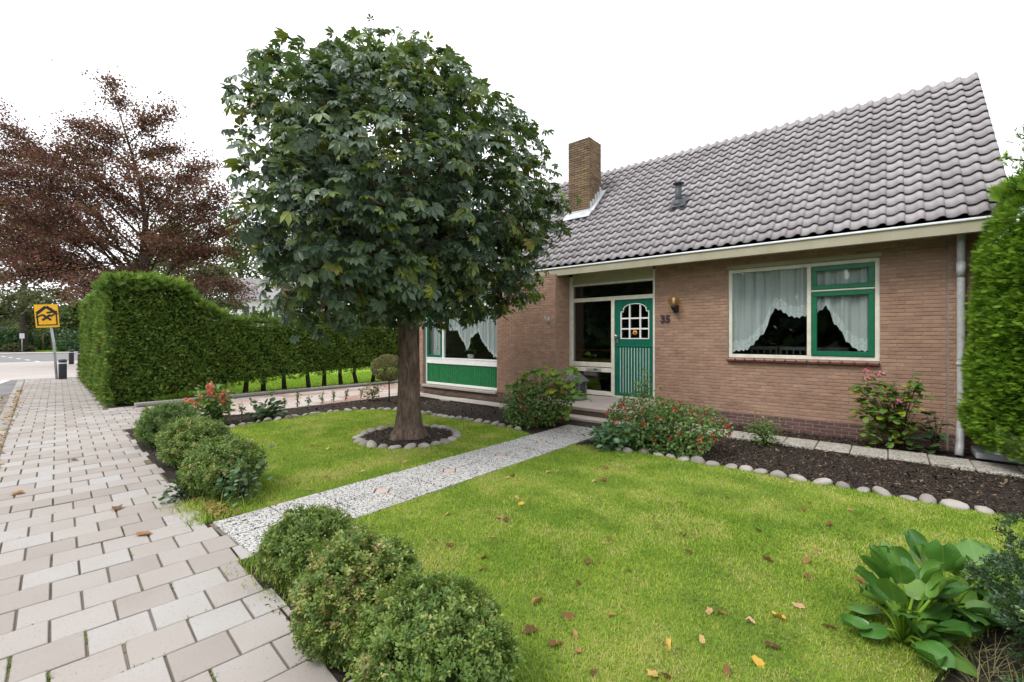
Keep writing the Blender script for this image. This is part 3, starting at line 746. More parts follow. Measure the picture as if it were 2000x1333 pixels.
def curtain(name, x0, x1, ztop, edge, y, parent, amp=.018, folds=26., band=.15):
    """hanging net with a shaped lower edge; edge: list of (x,z)"""
    n = max(12, int((x1 - x0) / .007)); X = np.linspace(x0, x1, n); ex, ez = zip(*edge)
    Z = np.interp(X, ex, ez) + .03 * np.abs(np.sin((X - x0) * 40))
    ph = rng.random() * 6
    Yv = y + amp * np.sin(X * folds + ph + 1.4 * np.sin(X * 7.3)) + .3 * amp * np.sin(X * folds * 2.7)
    def grid(za, zb, k, mat, nm, dy=0.):
        V = []; F = []
        for i in range(n):
            for j in range(k + 1):
                u = j / k; V.append((X[i], Yv[i] + dy, za[i] * (1 - u) + zb[i] * u))
        for i in range(n - 1):
            for j in range(k): a = i * (k + 1) + j; F.append((a, a + k + 1, a + k + 2, a + 1))
        obj(nm, mesh_np(nm, V, F, mat, smooth=True), parent)
    Zb = np.minimum(Z + band, ztop - .02)
    grid(np.full(n, ztop), Zb, 3, 'net_curtain', name); grid(Zb, Z, 2, 'lace', 'lace_edge')
def e_px(pts, Y, ox=1400, oy=490, sc=.18): return [(p[0], p[2]) for p in (PY(ox + sc * a, oy + sc * c, Y) for a, c in pts)]
CYY = WY + .115
ed = e_px([(100, 1120), (200, 1100), (330, 1090), (420, 1000), (530, 880), (580, 740), (620, 640), (700, 660), (780, 720), (880, 740), (980, 715), (1000, 715), (1060, 720), (1090, 690), (1150, 640), (1190, 610), (1230, 680), (1260, 790), (1350, 880), (1400, 990), (1500, 1080), (1560, 1100), (1680, 1105), (1760, 1105)], CYY)
curtain('curtain', -2.24, -.08, 2.86, ed, CYY, window, .03, 30., .19)
# dining furniture glimpsed inside
ins = thing('dining_table', 'dark dining table with papers seen through the picture window', 'table', (-1.2, 10.2, .26))
obj('table_top', MB().box(-2.0, -.3, 9.7, 10.6, .98, 1.02, .005).mesh('table_top', 'room_wood'), ins)
for x in (-1.9, -.4):
    for y in (9.8, 10.5): obj('leg', MB().box(x - .035, x + .035, y - .035, y + .035, .26, .98).mesh('leg', 'room_wood'), ins)
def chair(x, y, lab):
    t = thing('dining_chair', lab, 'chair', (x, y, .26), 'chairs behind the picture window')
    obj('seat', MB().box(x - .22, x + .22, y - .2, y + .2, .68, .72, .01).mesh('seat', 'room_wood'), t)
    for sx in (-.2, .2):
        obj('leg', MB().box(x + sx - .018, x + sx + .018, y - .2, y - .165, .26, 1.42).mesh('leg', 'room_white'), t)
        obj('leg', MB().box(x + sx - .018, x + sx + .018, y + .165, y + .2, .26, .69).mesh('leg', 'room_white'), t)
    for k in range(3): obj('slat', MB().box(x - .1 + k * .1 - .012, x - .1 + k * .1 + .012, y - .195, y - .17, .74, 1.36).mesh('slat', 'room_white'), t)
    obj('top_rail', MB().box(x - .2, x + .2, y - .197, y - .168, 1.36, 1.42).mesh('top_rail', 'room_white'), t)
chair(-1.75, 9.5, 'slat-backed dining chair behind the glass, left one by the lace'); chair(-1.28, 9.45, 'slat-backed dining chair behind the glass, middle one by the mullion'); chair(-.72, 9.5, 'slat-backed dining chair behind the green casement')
# ---- entrance: frame, glass, door
ey = WY + .03
en = MB()
en.box(-5.655, -5.575, ey - .02, ey + .07, .3, 2.97, .004); en.box(-3.655, -3.612, ey - .02, ey + .07, .3, 2.97, .004)
en.box(-5.575, -3.655, ey - .018, ey + .068, 2.385, 2.47, .004); en.box(-4.59, -4.515, ey - .016, ey + .066, .3, 2.385, .004)
en.box(-5.575, -4.59, ey - .014, ey + .064, .93, 1.03, .004); en.box(-5.575, -4.59, ey - .006, ey + .06, .82, .915, .004)
en.box(-5.575, -4.59, ey - .014, ey + .064, .31, .4, .004); en.box(-5.575, -3.655, ey - .019, ey + .06, 2.745, 2.79, .004)
en.box(-4.515, -3.655, ey - .012, ey + .06, .29, .335, .004)
ent = hpart('entrance_frame', en, 'cream_paint')
hpart('top_panel', MB().box(-5.575, -3.655, ey - .005, ey + .05, 2.79, 3.06), 'beige_panel', ent)
hpart('pane', MB().box(-5.575, -3.655, ey + .03, ey + .036, 2.47, 2.745), 'glass', ent)
hpart('pane', MB().box(-5.575, -4.59, ey + .03, ey + .036, 1.03, 2.385), 'glass', ent)
hpart('pane', MB().box(-5.575, -4.59, ey + .03, ey + .036, .4, .82), 'glass', ent)
lb = hpart('letter_slot', MB().box(-5.2, -4.83, ey - .024, ey - .0, .845, .905, .004), 'galvanised', ent)
hpart('sticker', MB().box(-5.08, -5.03, ey - .027, ey - .0241, .86, .89), 'sunflower_gold', lb); hpart('sticker', MB().box(-5.02, -4.93, ey - .027, ey - .0241, .86, .89), 'sash_green', lb)
# stair-like wooden bench seen inside the hall
hb = thing('hall_bench', 'brown wooden stair treads seen through the hall glass', 'stairs', (-5.1, 10.2, .26))
for i, (z, y) in enumerate(((1.02, 9.6), (1.24, 9.9), (.8, 9.4))): obj('tread', MB().box(-6.1, -4.2, y, y + .28, z, z + .045).mesh('tread', 'room_wood'), hb)
for x in (-6.08, -4.24): obj('stringer', MB().prism([(9.3, .26), (9.5, .26), (10.3, 1.5), (10.1, 1.5)], 0, x - .02, x + .02).mesh('stringer', 'room_wood'), hb)
# door
dy = ey + .0
DX0, DX1, DZ0, DZ1 = -4.508, -3.662, .34, 2.38
GX0, GX1, GZ0, GZ1 = -4.372, -3.737, 1.55, 2.29
dd = MB()
dd.box(DX0, GX0, dy, dy + .045, 1.42, DZ1, .003); dd.box(GX1, DX1, dy, dy + .045, 1.42, DZ1, .003)
dd.box(GX0, GX1, dy + .001, dy + .044, GZ1, DZ1); dd.box(GX0, GX1, dy + .001, dy + .044, 1.42, GZ0)
# filled corners of the arch
mid = (GX0 + GX1) / 2
def arch(n=10):
    pts = [(GX0, GZ1 - .165), (GX0 + .06, GZ1 - .165), (GX0 + .06, GZ1 - .15)]
    for i in range(n + 1):
        a = math.pi * (1 - i / n) ; pts.append((mid + (mid - GX0 - .06) * math.cos(a), GZ1 - .15 + .15 * math.sin(a) ** .75))
    return pts + [(GX1 - .06, GZ1 - .15), (GX1 - .06, GZ1 - .165), (GX1, GZ1 - .165)]
ar = arch()
h_ = len(ar) // 2
dd.prism([(GX0, GZ1)] + ar[:h_ + 1][::1] + [(mid, GZ1)], 1, dy + .002, dy + .043) if False else None
for a, c in zip(ar, ar[1:]):
    if abs(c[0] - a[0]) > 1e-4: dd.prism([(a[0], a[1]), (c[0], c[1]), (c[0], GZ1 + .001), (a[0], GZ1 + .001)], 1, dy + .002, dy + .043)
door = hpart('door', dd, 'door_green')
dl = MB(); dl.box(DX0, DX1, dy + .004, dy + .044, DZ0, 1.405, .003); dl.box(DX0, DX1, dy - .012, dy + .04, 1.385, 1.42, .004); dl.box(DX0, DX1, dy - .004, dy + .03, DZ0, DZ0 + .05, .003)
lower = hpart('lower_leaf', dl, 'door_green', door)
ln = MB()
for i in range(11):
    x = -4.385 + i * .0635; ln.box(x, x + .009, dy + .0, dy + .005, .41, 1.37)
hpart('white_batten_lines', ln, 'white_paint', lower)
mt = MB()
bw = .02
mt.box(GX0, GX0 + bw, dy - .008, dy + .02, GZ0, GZ1 - .165); mt.box(GX1 - bw, GX1, dy - .008, dy + .02, GZ0, GZ1 - .165); mt.box(GX0, GX1, dy - .009, dy + .019, GZ0, GZ0 + bw)
for x in (GX0 + .19, GX1 - .21): mt.box(x, x + .03, dy - .007, dy + .02, GZ0, GZ1 - .03)
for z in (GZ0 + .2, GZ0 + .42): mt.box(GX0, GX1, dy - .006, dy + .02, z, z + .03)
for a, c in zip(ar, ar[1:]): mt.tube([(a[0], dy - .002, a[1]), (c[0], dy - .002, c[1])], .011, 6)
hpart('glazing_bars', mt, 'white_paint', door)
xs_ = [GX0 + .01, GX0 + .205, GX1 - .195, GX1 - .01]; zs_ = [GZ0 + .01, GZ0 + .215, GZ0 + .435, GZ1 - .01]
for i in range(3):
    for j in range(3): hpart('pane', MB().box(xs_[i], xs_[i + 1], dy + .022 , dy + .027, zs_[j], zs_[j + 1]), 'glass', door)
sf = MB(); sf.lathe([(.005, -.004), (.05, -.004), (.05, .004), (.005, .004)], (0, 0, 0), 16)
me = sf.mesh('sunflower_ornament', 'sunflower_gold'); o = obj('sunflower_ornament', me, door, (mid, dy + .014, GZ0 + .135), (R_(90), 0, 0))
o = obj('ornament_heart', MB().lathe([(.003, -.006), (.021, -.006), (.021, .006), (.003, .006)], (0, 0, 0), 12).mesh('ornament_heart', 'riser'), door, (mid, dy + .011, GZ0 + .135), (R_(90), 0, 0))
kn = MB(); kn.lathe([(.015, 0), (.015, .03), (.035, .045), (.04, .065), (.03, .085), (.01, .09)], (0, 0, 0), 14)
obj('door_knob', kn.mesh('door_knob', 'brass'), door, (-4.455, dy, 1.61), (R_(90), 0, 0))
hpart('key_plate', MB().box(-4.475, -4.435, dy - .008, dy, 1.46, 1.55, .003), 'brass', door)
# house number
cu = bpy.data.curves.new('n', 'FONT'); cu.body = '35'; cu.size = .2; cu.extrude = .008; cu.offset = .006; cu.align_x = 'CENTER'
to = link(bpy.data.objects.new('n', cu)); bpy.context.view_layer.update()
me = bpy.data.meshes.new_from_object(to.evaluated_get(bpy.context.evaluated_depsgraph_get())); bpy.data.objects.remove(to); me.name = 'house_number'
me.materials.clear(); me.materials.append(MATS['number_dark'])
obj('house_number', me, house, (-3.39, WY - .012, 1.885), (R_(90), 0, 0))
# steps
st = hpart('doorstep', MB().box(-5.6, -3.4, 7.17, WY - .002, -.1, .24), 'riser')
hpart('tread', MB().box(-5.62, -3.38, 7.13, WY - .004, .241, .3, .008), 'step', st)
hpart('riser_block', MB().box(-5.3, -3.2, 6.9, 7.165, -.1, .1), 'riser', st); hpart('tread', MB().box(-5.31, -3.19, 6.86, 7.166, .101, .15, .008), 'step', st)
# ---- left window with green boarded panel
ly = PYF + .1
lw = MB(); x0, x1 = WIN2[0], WIN2[1]
lw.box(x0, x0 + .06, ly, ly + .07, .25, 2.9, .004); lw.box(x1 - .05, x1, ly, ly + .07, .25, 2.9, .004)
lw.box(x0 + .06, x1 - .05, ly - .012, ly + .06, .25, .31, .004); lw.box(x0 + .06, x1 - .05, ly - .02, ly + .06, .84, .98, .006)
lw.box(x0 + .06, x1 - .05, ly - .03, ly + .07, .98, 1.01, .004)
lw.box(x0 + .06, x1 - .05, ly + .001, ly + .06, 2.38, 2.45, .004); lw.box(x0 + .06, x1 - .05, ly + .001, ly + .06, 2.84, 2.9, .004)
lw.box(-9.57, -9.51, ly + .002, ly + .068, 1.01, 2.38, .004)
lwin = hpart('window', lw, 'white_paint'); lwin['label'] = 'window behind the tree with green boarded panel below and white curtains'
sh = MB(); win_box(sh, x0 + .062, -9.572, 1.014, 2.376, ly - .012, .07, .06); hpart('sash', sh, 'sash_green', lwin)
hpart('pane', MB().box(x0 + .13, -9.64, ly + .02, ly + .026, 1.08, 2.31), 'glass', lwin); hpart('pane', MB().box(-9.51, x1 - .05, ly + .03, ly + .036, 1.01, 2.38), 'glass', lwin)
hpart('pane', MB().box(x0 + .06, x1 - .05, ly + .03, ly + .036, 2.45, 2.84), 'glass', lwin)
pb = MB(); pn = 36; pw = (x1 - .05 - x0 - .06) / pn
for i in range(pn): pb.box(x0 + .06 + i * pw + .006, x0 + .06 + (i + 1) * pw - .006, ly + .01, ly + .03, .31, .84, .003)
hpart('cladding_boards', pb, 'panel_green', lwin)
hpart('cladding_backing', MB().box(x0 + .06, x1 - .05, ly + .024, ly + .04, .31, .84), 'cream_paint', lwin)
hpart('ledge', MB().box(x0, x1, PYF - .06, ly + .05, .17, .235, .01), 'concrete', lwin); hpart('ledge_base', MB().box(x0, x1, PYF + .0, ly + .05, -.05, .17), 'riser', lwin)
cy2 = ly + .14
curtain('curtain', x0, -9.55, 2.86, [(-11, 1.02), (-9, 1.02)], cy2, lwin, .02, 30, .02)
curtain('curtain', -9.5, x1 + .02, 2.86, [(-9.5, 1.75), (-9.15, 1.75), (-8.75, 1.2), (-8.6, 1.55), (-8.35, 1.7), (-8.1, 1.35), (-7.75, 1.05), (-7, 1.02)], cy2 + .05, lwin, .02, 30, .1)
# window-sill plants
hpart('inner_sill', MB().box(x0, x1, ly + .2, ly + .62, .93, .985), 'inner_sill_white', lwin)
def leaves_at(P, D, size, mat, tmpl=OVAL, up=(0, 0, 1), name='foliage', rnd=None):
    n = len(P); nr = unit(np.asarray(up)[None] + .5 * rng.normal(size=(n, 3)))
    V, F, r = scatter(*tmpl, P, frames(D, nr), size * rng.uniform(.7, 1.15, n), rnd); return mesh_np(name, V, F, mat, r)
def small_plant(name, label, cat, loc, h, wd, leaf, nleaf, mat, tmpl=OVAL, group=None, stems=4, flat=.5, seedz=0.):
    t = thing(name, label, cat, loc, group); loc = np.array(loc)
    sm_ = MB()
    tips = []
    for i in range(stems):
        a = random.uniform(0, 6.28); q = random.uniform(.2, 1) * wd
        tip = loc + np.array((math.cos(a) * q, math.sin(a) * q, h * random.uniform(.6, 1)))
        sm_.tube([loc, (loc + tip) / 2 + np.array((0, 0, h * .15)), tip], [.006, .005, .003], 5); tips.append(tip)
    obj('stem', sm_.mesh('stem', 'dark_bark'), t)
    tips = np.array(tips); k = rng.integers(0, stems, nleaf); u = rng.random(nleaf) ** .7
    P = loc + (tips[k] - loc) * u[:, None] + rng.normal(size=(nleaf, 3)) * wd * .22 + np.array((0, 0, 1)) * (h * .3 * u * (1 - u))[:, None]
    P[:, 2] = np.maximum(P[:, 2], loc[2] + .02)
    D = unit(P - loc - np.array((0, 0, h * .4)) + .4 * rng.normal(size=(nleaf, 3)) * h) * np.array((1, 1, flat))
    obj('foliage', leaves_at(P, D, leaf, mat, tmpl), t)
    return t
for i, (px, lab) in enumerate(((868, 'bushy green houseplant in dark round pot on window sill'), (920, 'leafy houseplant in white pot on window sill'))):
    p = PY(px, 700, ly + .4); p = (p[0], p[1], .985)
    t = small_plant('potted_plant', lab, 'houseplant', (p[0], p[1], 1.1), .34 if i else .3, .18, .12, 60, 'dark_leaf', OVAL, 'plants on the sill of the left window')
    obj('pot', MB().lathe([(.07, -.115), (.1, .0), (.09, .01), (.02, .0)] if i else [(.06, -.115), (.13, -.03), (.11, .03), (.02, .0)], (p[0], p[1], 1.1)).mesh('pot', 'pot_white' if i else 'pot_grey'), t)
# downpipe
dp = MB(); dp.tube([(.76, 8.55, 3.08), (.76, 8.6, 2.8), (.765, 8.64, 2.6), (.765, 8.64, .55), (.76, 8.6, .4), (.73, 8.42, .12), (.72, 8.36, .02)], .045, 12)
pipe = hpart('downpipe', dp, 'grey_pvc')
hpart('pipe_collar', MB().lathe([(.05, 0), (.05, .2)], (.764, 8.635, 2.42)), 'grey_pvc', pipe); hpart('pipe_collar', MB().lathe([(.05, 0), (.05, .05)], (.765, 8.64, 1.2)), 'grey_pvc', pipe)
hpart('grey_threshold', MB().box(.86, 2.6, 8.2, 8.7, .04, .12, .01), 'zinc'); hpart('side_panel', MB().box(1.12, 2.3, 8.5, 8.56, .12, 1.9), 'white_paint')
# small fitting on the pier
p = PY(1072, 625, PYF); fb = MB(); fb.box(p[0] - .03, p[0] + .03, PYF - .02, PYF, p[2] - .05, p[2] + .05, .006); fb.tube([(p[0], PYF - .02, p[2] - .02), (p[0] + .02, PYF - .12, p[2] - .03), (p[0] - .02, PYF - .15, p[2] + .08)], [.02, .018, .008], 8)
hpart('wall_fitting', fb, 'galvanised')
# wall lamp
p = PY(1316, 588, WY - .13)
wl = thing('wall_lamp', 'amber glass globe wall lamp on black bracket beside the front door', 'lamp', (-3.2, WY, 2.2))
obj('globe', MB().lathe([(.005 + .105 * math.sin(a), -.105 * math.cos(a)) for a in np.linspace(.02, 3.12, 14)], p, 20).mesh('globe', 'amber_glass'), wl)
obj('bulb', MB().lathe([(.015, -.08), (.022, -.02), (.03, .03), (.018, .06), (.004, .065)], p, 12).mesh('bulb', 'pot_white'), wl)
br = MB(); br.lathe([(.055, -.15), (.06, -.1), (.045, -.085)], p, 16); br.box(p[0] - .05, p[0] + .05, WY - .03, WY + .002, p[2] - .22, p[2] - .07, .006); br.box(p[0] - .035, p[0] + .035, p[1], WY - .028, p[2] - .19, p[2] - .12, .006)
obj('bracket', br.mesh('bracket', 'black_metal'), wl)
# edging strips of old grit slabs along the house
for nm, xa, xb, ya, yb, z in (('edging_strip', -3.2, 4.0, 7.6, 8.15, .03), ('edging_strip', -10.25, -5.62, 7.44, 7.83, .05)):
    es = structure(nm, MB().box(xa, xb, ya, yb, -.1, z - .02).mesh(nm, 'soil'))
    sm3 = MB().box(-.195, .195, -(yb - ya) / 2, (yb - ya) / 2, -.05, 0, .008).mesh('slab', 'old_grit' if xa > -5 else 'concrete')
    for i in range(int((xb - xa) / .4)): obj('slab', sm3, es, (xa + .2 + i * .4, (ya + yb) / 2, z + random.gauss(0, .004)), (random.gauss(0, .006), random.gauss(0, .006), 0))
#@@PART2
# ------------------------------------------------------------------ BORDER STONES
def lump_mesh(seed, sub=2):
    import bmesh
    bm = bmesh.new(); bmesh.ops.create_icosphere(bm, subdivisions=sub, radius=1); rs = np.random.default_rng(seed)
    C = unit(rs.normal(size=(12, 3))); A = rs.uniform(-.35, .3, 12)
    for v in bm.verts:
        d = np.array(v.co); v.co = Vector(d * (1 + float((A * np.exp(6 * (C @ d - 1))).sum())))
    me = bpy.data.meshes.new('stone'); bm.to_mesh(me); bm.free()
    me.polygons.foreach_set('use_smooth', np.ones(len(me.polygons), dtype=bool)); me.materials.append(MATS['stone']); return me
STM = [lump_mesh(s) for s in range(6)]
def stone(p, r, label, group):
    o = obj('border_stone', random.choice(STM), None, (p[0], p[1], r * .1), (random.gauss(0, .25), random.gauss(0, .25), random.uniform(0, 6.28)), (r * random.uniform(1.05, 1.45), r * random.uniform(.85, 1.1), r * random.uniform(.5, .72)))
    return tag(o, label, 'stone', group)
x = -2.93; i = 0
while x < .8:
    r = random.uniform(.06, .088)
    stone((x, 5.89 + random.gauss(0, .018) - (.12 if x < -2.75 else 0), 0), r, 'rounded border stone, %s from the path along the right flower bed' % nth(i), 'stones edging the right flower bed'); x += r * random.uniform(2.15, 2.75); i += 1
for i in range(25):
    a = 2 * math.pi * i / 25 - .9; r = random.uniform(.062, .085)
    stone((-5.88 + .78 * math.cos(a), 4.42 + .76 * math.sin(a)), r, 'pale border stone of the ring round the tree, %s counted anticlockwise from the path side' % nth(i), 'stones in the ring round the tree')
pl = [np.array(p) for p in LAWN_L[2:11]]; d_all = []
for a, c in zip(pl, pl[1:]): d_all.append(np.linalg.norm(c - a))
tot = sum(d_all); s_ = 0; i = 0
while s_ < tot:
    q = s_
    for k, dl_ in enumerate(d_all):
        if q <= dl_: break
        q -= dl_
    p = pl[k] + (pl[k + 1] - pl[k]) * (q / d_all[k]); r = random.uniform(.055, .08)
    stone((p[0] + random.gauss(0, .012), p[1] + .02 + random.gauss(0, .012)), r, 'small pale border stone, %s from the path along the left flower bed' % nth(i), 'stones edging the left flower bed'); s_ += r * random.uniform(2.2, 3.0); i += 1

# ------------------------------------------------------------------ GRASS, MULCH, MOSS IN JOINTS
def inside(P, poly):
    c = np.zeros(len(P), bool); n = len(poly); j = n - 1
    for i in range(n):
        xi, yi = poly[i]; xj, yj = poly[j]
        c ^= ((yi > P[:, 1]) != (yj > P[:, 1])) & (P[:, 0] < (xj - xi) * (P[:, 1] - yi) / (yj - yi + 1e-12) + xi); j = i
    return c
def lawn_grass(poly, nmax, hole=None):
    pts = np.array(poly); lo, hi = pts.min(0), pts.max(0)
    P = lo + rng.random((nmax, 2)) * (hi - lo); P = P[inside(P, poly)]
    d = np.linalg.norm(P, axis=1); P = P[rng.random(len(P)) < np.clip((3.6 / d) ** 1.25, 0, 1)]
    P = P + rng.normal(0, .022, P.shape)
    if hole is not None: P = P[np.linalg.norm(P - np.array(hole[:2]), axis=1) > hole[2]]
    return P
def grass_obj(P, label):
    d = np.linalg.norm(P, axis=1); P3 = np.column_stack([P, np.full(len(P), .003)])
    cl = .5 + .5 * np.sin(P[:, 0] * 2.1 + 1.3 * np.sin(P[:, 1] * 1.7)) * np.sin(P[:, 1] * 2.6 + .8)
    h = (.015 + .02 * rng.random(len(P))) * (.8 + .35 * cl); wd = np.maximum(.0034, .00125 * d) * rng.uniform(.8, 1.3, len(P))
    near = d < 4.6
    rn = np.clip(rng.random(len(P)) * .8 + .2 * (1 - cl), 0, .995)
    bl = [blades(P3[near], h[near], wd[near], 1.0, BLADE3, rn[near]), blades(P3[~near], h[~near], wd[~near], 1.0, BLADE1, rn[~near])]
    V, F, r = joinb([b_ for b_ in bl if len(b_[0])])
    return tag(obj('grass', mesh_np('grass', V, F, 'grass', r)), label, 'grass', kind='stuff')
grass_obj(lawn_grass(LAWN_R, 330000), 'short bright green grass of the right lawn')
grass_obj(lawn_grass(LAWN_L, 330000, (-5.88, 4.42, .78)), 'short bright green grass of the left lawn under the tree')
n = 90; cc = np.column_stack([rng.uniform(-3.3, .3, n), rng.uniform(1.8, 5.6, n)]); cc = cc[inside(cc, LAWN_R)]; ix = np.repeat(np.arange(len(cc)), 34); n = len(ix)
P = np.column_stack([cc[ix] + rng.normal(0, .055, (n, 2)), rng.uniform(.018, .034, n)])
V, F, r = scatter(*OVAL, P, frames(np.column_stack([rng.normal(size=(n, 2)), np.zeros(n)]), unit(np.array((0, 0, 1.)) + .35 * rdir(n))), rng.uniform(.009, .02, n))
tag(obj('clover', mesh_np('clover', V, F, 'weed', r)), 'small clover patches in the right lawn', 'clover', kind='stuff')
structure('tree_bed', sheet([(-5.88 + .78 * math.cos(a), 4.42 + .76 * math.sin(a)) for a in np.linspace(0, 6.28, 33)[:-1]], .012, 'soil', 'tree_bed'))
# rough grass along the pavement edge
P = np.column_stack([rng.uniform(-5.2, -2.7, 5200), rng.normal(1.34, .1, 5200)]); P = P[(P[:, 0] < -4.46) | (P[:, 0] > -3.54)]
P = np.column_stack([P, np.full(len(P), -.004)]); n = len(P)
V, F, r = blades(P, rng.uniform(.02, .07, n), rng.uniform(.004, .007, n), 1.1)
tag(obj('edge_grass', mesh_np('edge_grass', V, F, 'grass', r)), 'ragged grass tufts where the path meets the pavement', 'grass', kind='stuff')
# bright grass under the neighbour's hedge
P = np.column_stack([rng.uniform(-18, -13.2, 22000), rng.uniform(3, 13, 22000), np.full(22000, -.01)]); n = len(P)
V, F, r = blades(P, rng.uniform(.05, .1, n), rng.uniform(.015, .025, n), .8, BLADE1)
tag(obj('grass', mesh_np('grass', V, F, 'bright_grass', r)), 'bright green grass seen under the long hedge', 'grass', kind='stuff')
# mulch chips
BED_R = [(-3.2, 5.95), (2.2, 5.95), (2.2, 7.58), (-3.15, 7.58)]; BED_L = [(-10.2, 2.6), (-9.0, 2.6), (-9.1, 4.6), (-8.9, 5.3), (-8.4, 5.85), (-5.0, 6.05), (-4.5, 6.05), (-4.5, 6.8), (-5.4, 7.4), (-10.2, 7.4)]
BED_F = [(-9.8, 1.62), (-4.6, 1.3), (-4.6, 1.75), (-8.5, 2.3)]; BED_G = [(-3.4, 1.12), (.6, .95), (1.1, 2.4), (.2, 3.0), (-.2, 1.55), (-3.4, 1.5)]; BED_S = [(-3.1, 8.16), (.6, 8.16), (.6, 8.74), (-3.1, 8.74)]
CHIP = (np.array([(-.5, -.18, 0), (.5, -.12, .03), (.42, .2, .1), (-.45, .15, .06), (0, 0, .22)]), np.array([(0, 1, 4), (1, 2, 4), (2, 3, 4), (3, 0, 4)]))
bl = []
for poly, nn, sz in ((BED_R, 15000, .024), (BED_L, 11000, .028), (BED_F, 4000, .02), (BED_G, 5200, .016), (BED_S, 3000, .022)):
    pts = np.array(poly); lo, hi = pts.min(0), pts.max(0); P = lo + rng.random((nn, 2)) * (hi - lo); P = P[inside(P, poly)]
    bl.append((P, sz))
a = rng.random(2600) * 6.28; q = np.sqrt(rng.random(2600)) * .74; bl.append((np.column_stack([-5.88 + q * np.cos(a), 4.42 + q * np.sin(a)]), .022))
blk = []
for P, sz in bl:
    n = len(P); P3 = np.column_stack([P, rng.uniform(-.002, .012, n)])
    if sz == .022: P3[:, 2] += .014
    blk.append(scatter(*CHIP, P3, frames(np.column_stack([rng.normal(size=(n, 2)), .3 * rng.normal(size=n)]), unit(np.array((0, 0, 1.)) + .5 * rng.normal(size=(n, 3)))), sz * rng.lognormal(0, .4, n)))
V, F, r = joinb(blk)
tag(obj('bark_mulch', mesh_np('bark_mulch', V, F, 'chip', r)), 'dark bark mulch crumbs covering the flower beds', 'mulch', kind='stuff')
# moss and weeds in pavement joints
P = []
for d_, full, poly, i, j in vis[:330]:
    if random.random() < .55: continue
    k = random.randrange(len(poly)); a, c = np.array(poly[k]), np.array(poly[(k + 1) % len(poly)]); m = np.mean(poly, 0)
    e = (a + c) / 2; out = unit((e - m)[None])[0] * .007; q0 = random.random()
    for _ in range(random.choice((5, 9, 14, 26))): P.append(a + (c - a) * np.clip(random.gauss(q0, .16), 0, 1) + out + rng.normal(0, .003, 2))
P = np.array(P); P3 = np.column_stack([P, np.full(len(P), -.012)]); n = len(P)
V, F, r = blades(P3, rng.uniform(.012, .03, n), rng.uniform(.004, .008, n), 1.6)
tag(obj('joint_moss', mesh_np('joint_moss', V, F, 'weed', r)), 'moss and tiny weeds growing in the pavement joints', 'moss', kind='stuff')

# ------------------------------------------------------------------ CHESTNUT TREE
TB = np.array((-5.86, 4.4, 0.)); ZP = [1.9, 2.15, 2.5, 3.0, 3.6, 4.2, 4.8, 5.4, 5.75, 6.0]; RP = [1.5, 2.05, 2.35, 2.6, 2.72, 2.6, 2.15, 1.42, .85, .15]
TC = np.array((-6.2, 4.2, 4.1))
tree = thing('chestnut_tree', 'round-headed dark green chestnut tree standing in stone ring on the lawn', 'tree', TB)
tm = MB(); tz = np.array([-.05, .06, .18, .4, .8, 1.3, 1.8, 2.3]); tr = [.34, .28, .22, .188, .17, .163, .168, .2]
K = 28; ph = [random.random() * 6.28 for _ in range(6)]; V = []
for i, z in enumerate(np.linspace(-.05, 2.3, 40)):
    r0 = np.interp(z, tz, tr)
    for j in range(K):
        a = 2 * math.pi * j / K
        rr = r0 * (1 + .05 * math.sin(3 * a + ph[0] + z) + .035 * math.sin(5 * a + ph[1] - 2 * z) + .025 * math.sin(11 * a + ph[2] + 5 * math.sin(z * 3)) + .012 * random.gauss(0, 1) + (.12 * max(0, .25 - z) / .25) * math.sin(5 * a + ph[3]))
        V.append((TB[0] + .03 * math.sin(z * 1.2) + rr * math.cos(a), TB[1] + rr * math.sin(a), z))
tm.add(V, [(i * K + j, i * K + (j + 1) % K, (i + 1) * K + (j + 1) % K, (i + 1) * K + j) for i in range(39) for j in range(K)], True)
obj('trunk', tm.mesh('trunk', 'bark'), tree)
lm = MB(); limb_pts = []
for i in range(11):
    a = 2 * math.pi * i / 11 + random.uniform(-.2, .2); el = random.uniform(.25, 1.1); L = random.uniform(1.3, 1.75); p0 = TB + np.array((0, 0, random.uniform(1.75, 2.25)))
    d = np.array((math.cos(a) * math.cos(el), math.sin(a) * math.cos(el), math.sin(el)))
    p1 = p0 + d * L * .45 + np.array((0, 0, .2)); p2 = p0 + d * L + np.array((0, 0, .5))
    lm.tube([p0, p1, p2], [.1, .07, .035], 8); limb_pts.append((p1, p2))
    for _ in range(5):
        u = random.random(); s0 = p1 + (p2 - p1) * u; e = s0 + rdir(1)[0] * .9 + d * .5
        lm.tube([s0, (s0 + e) / 2 + np.array((0, 0, .08)), e], [.03, .02, .01], 5)
lm.tube([TB + (0, 0, 2.2), TB + (-.05, .02, 3.6), TB + (-.1, 0, 5.6)], [.17, .1, .03], 10)
obj('limbs', lm.mesh('limbs', 'dark_bark'), tree)
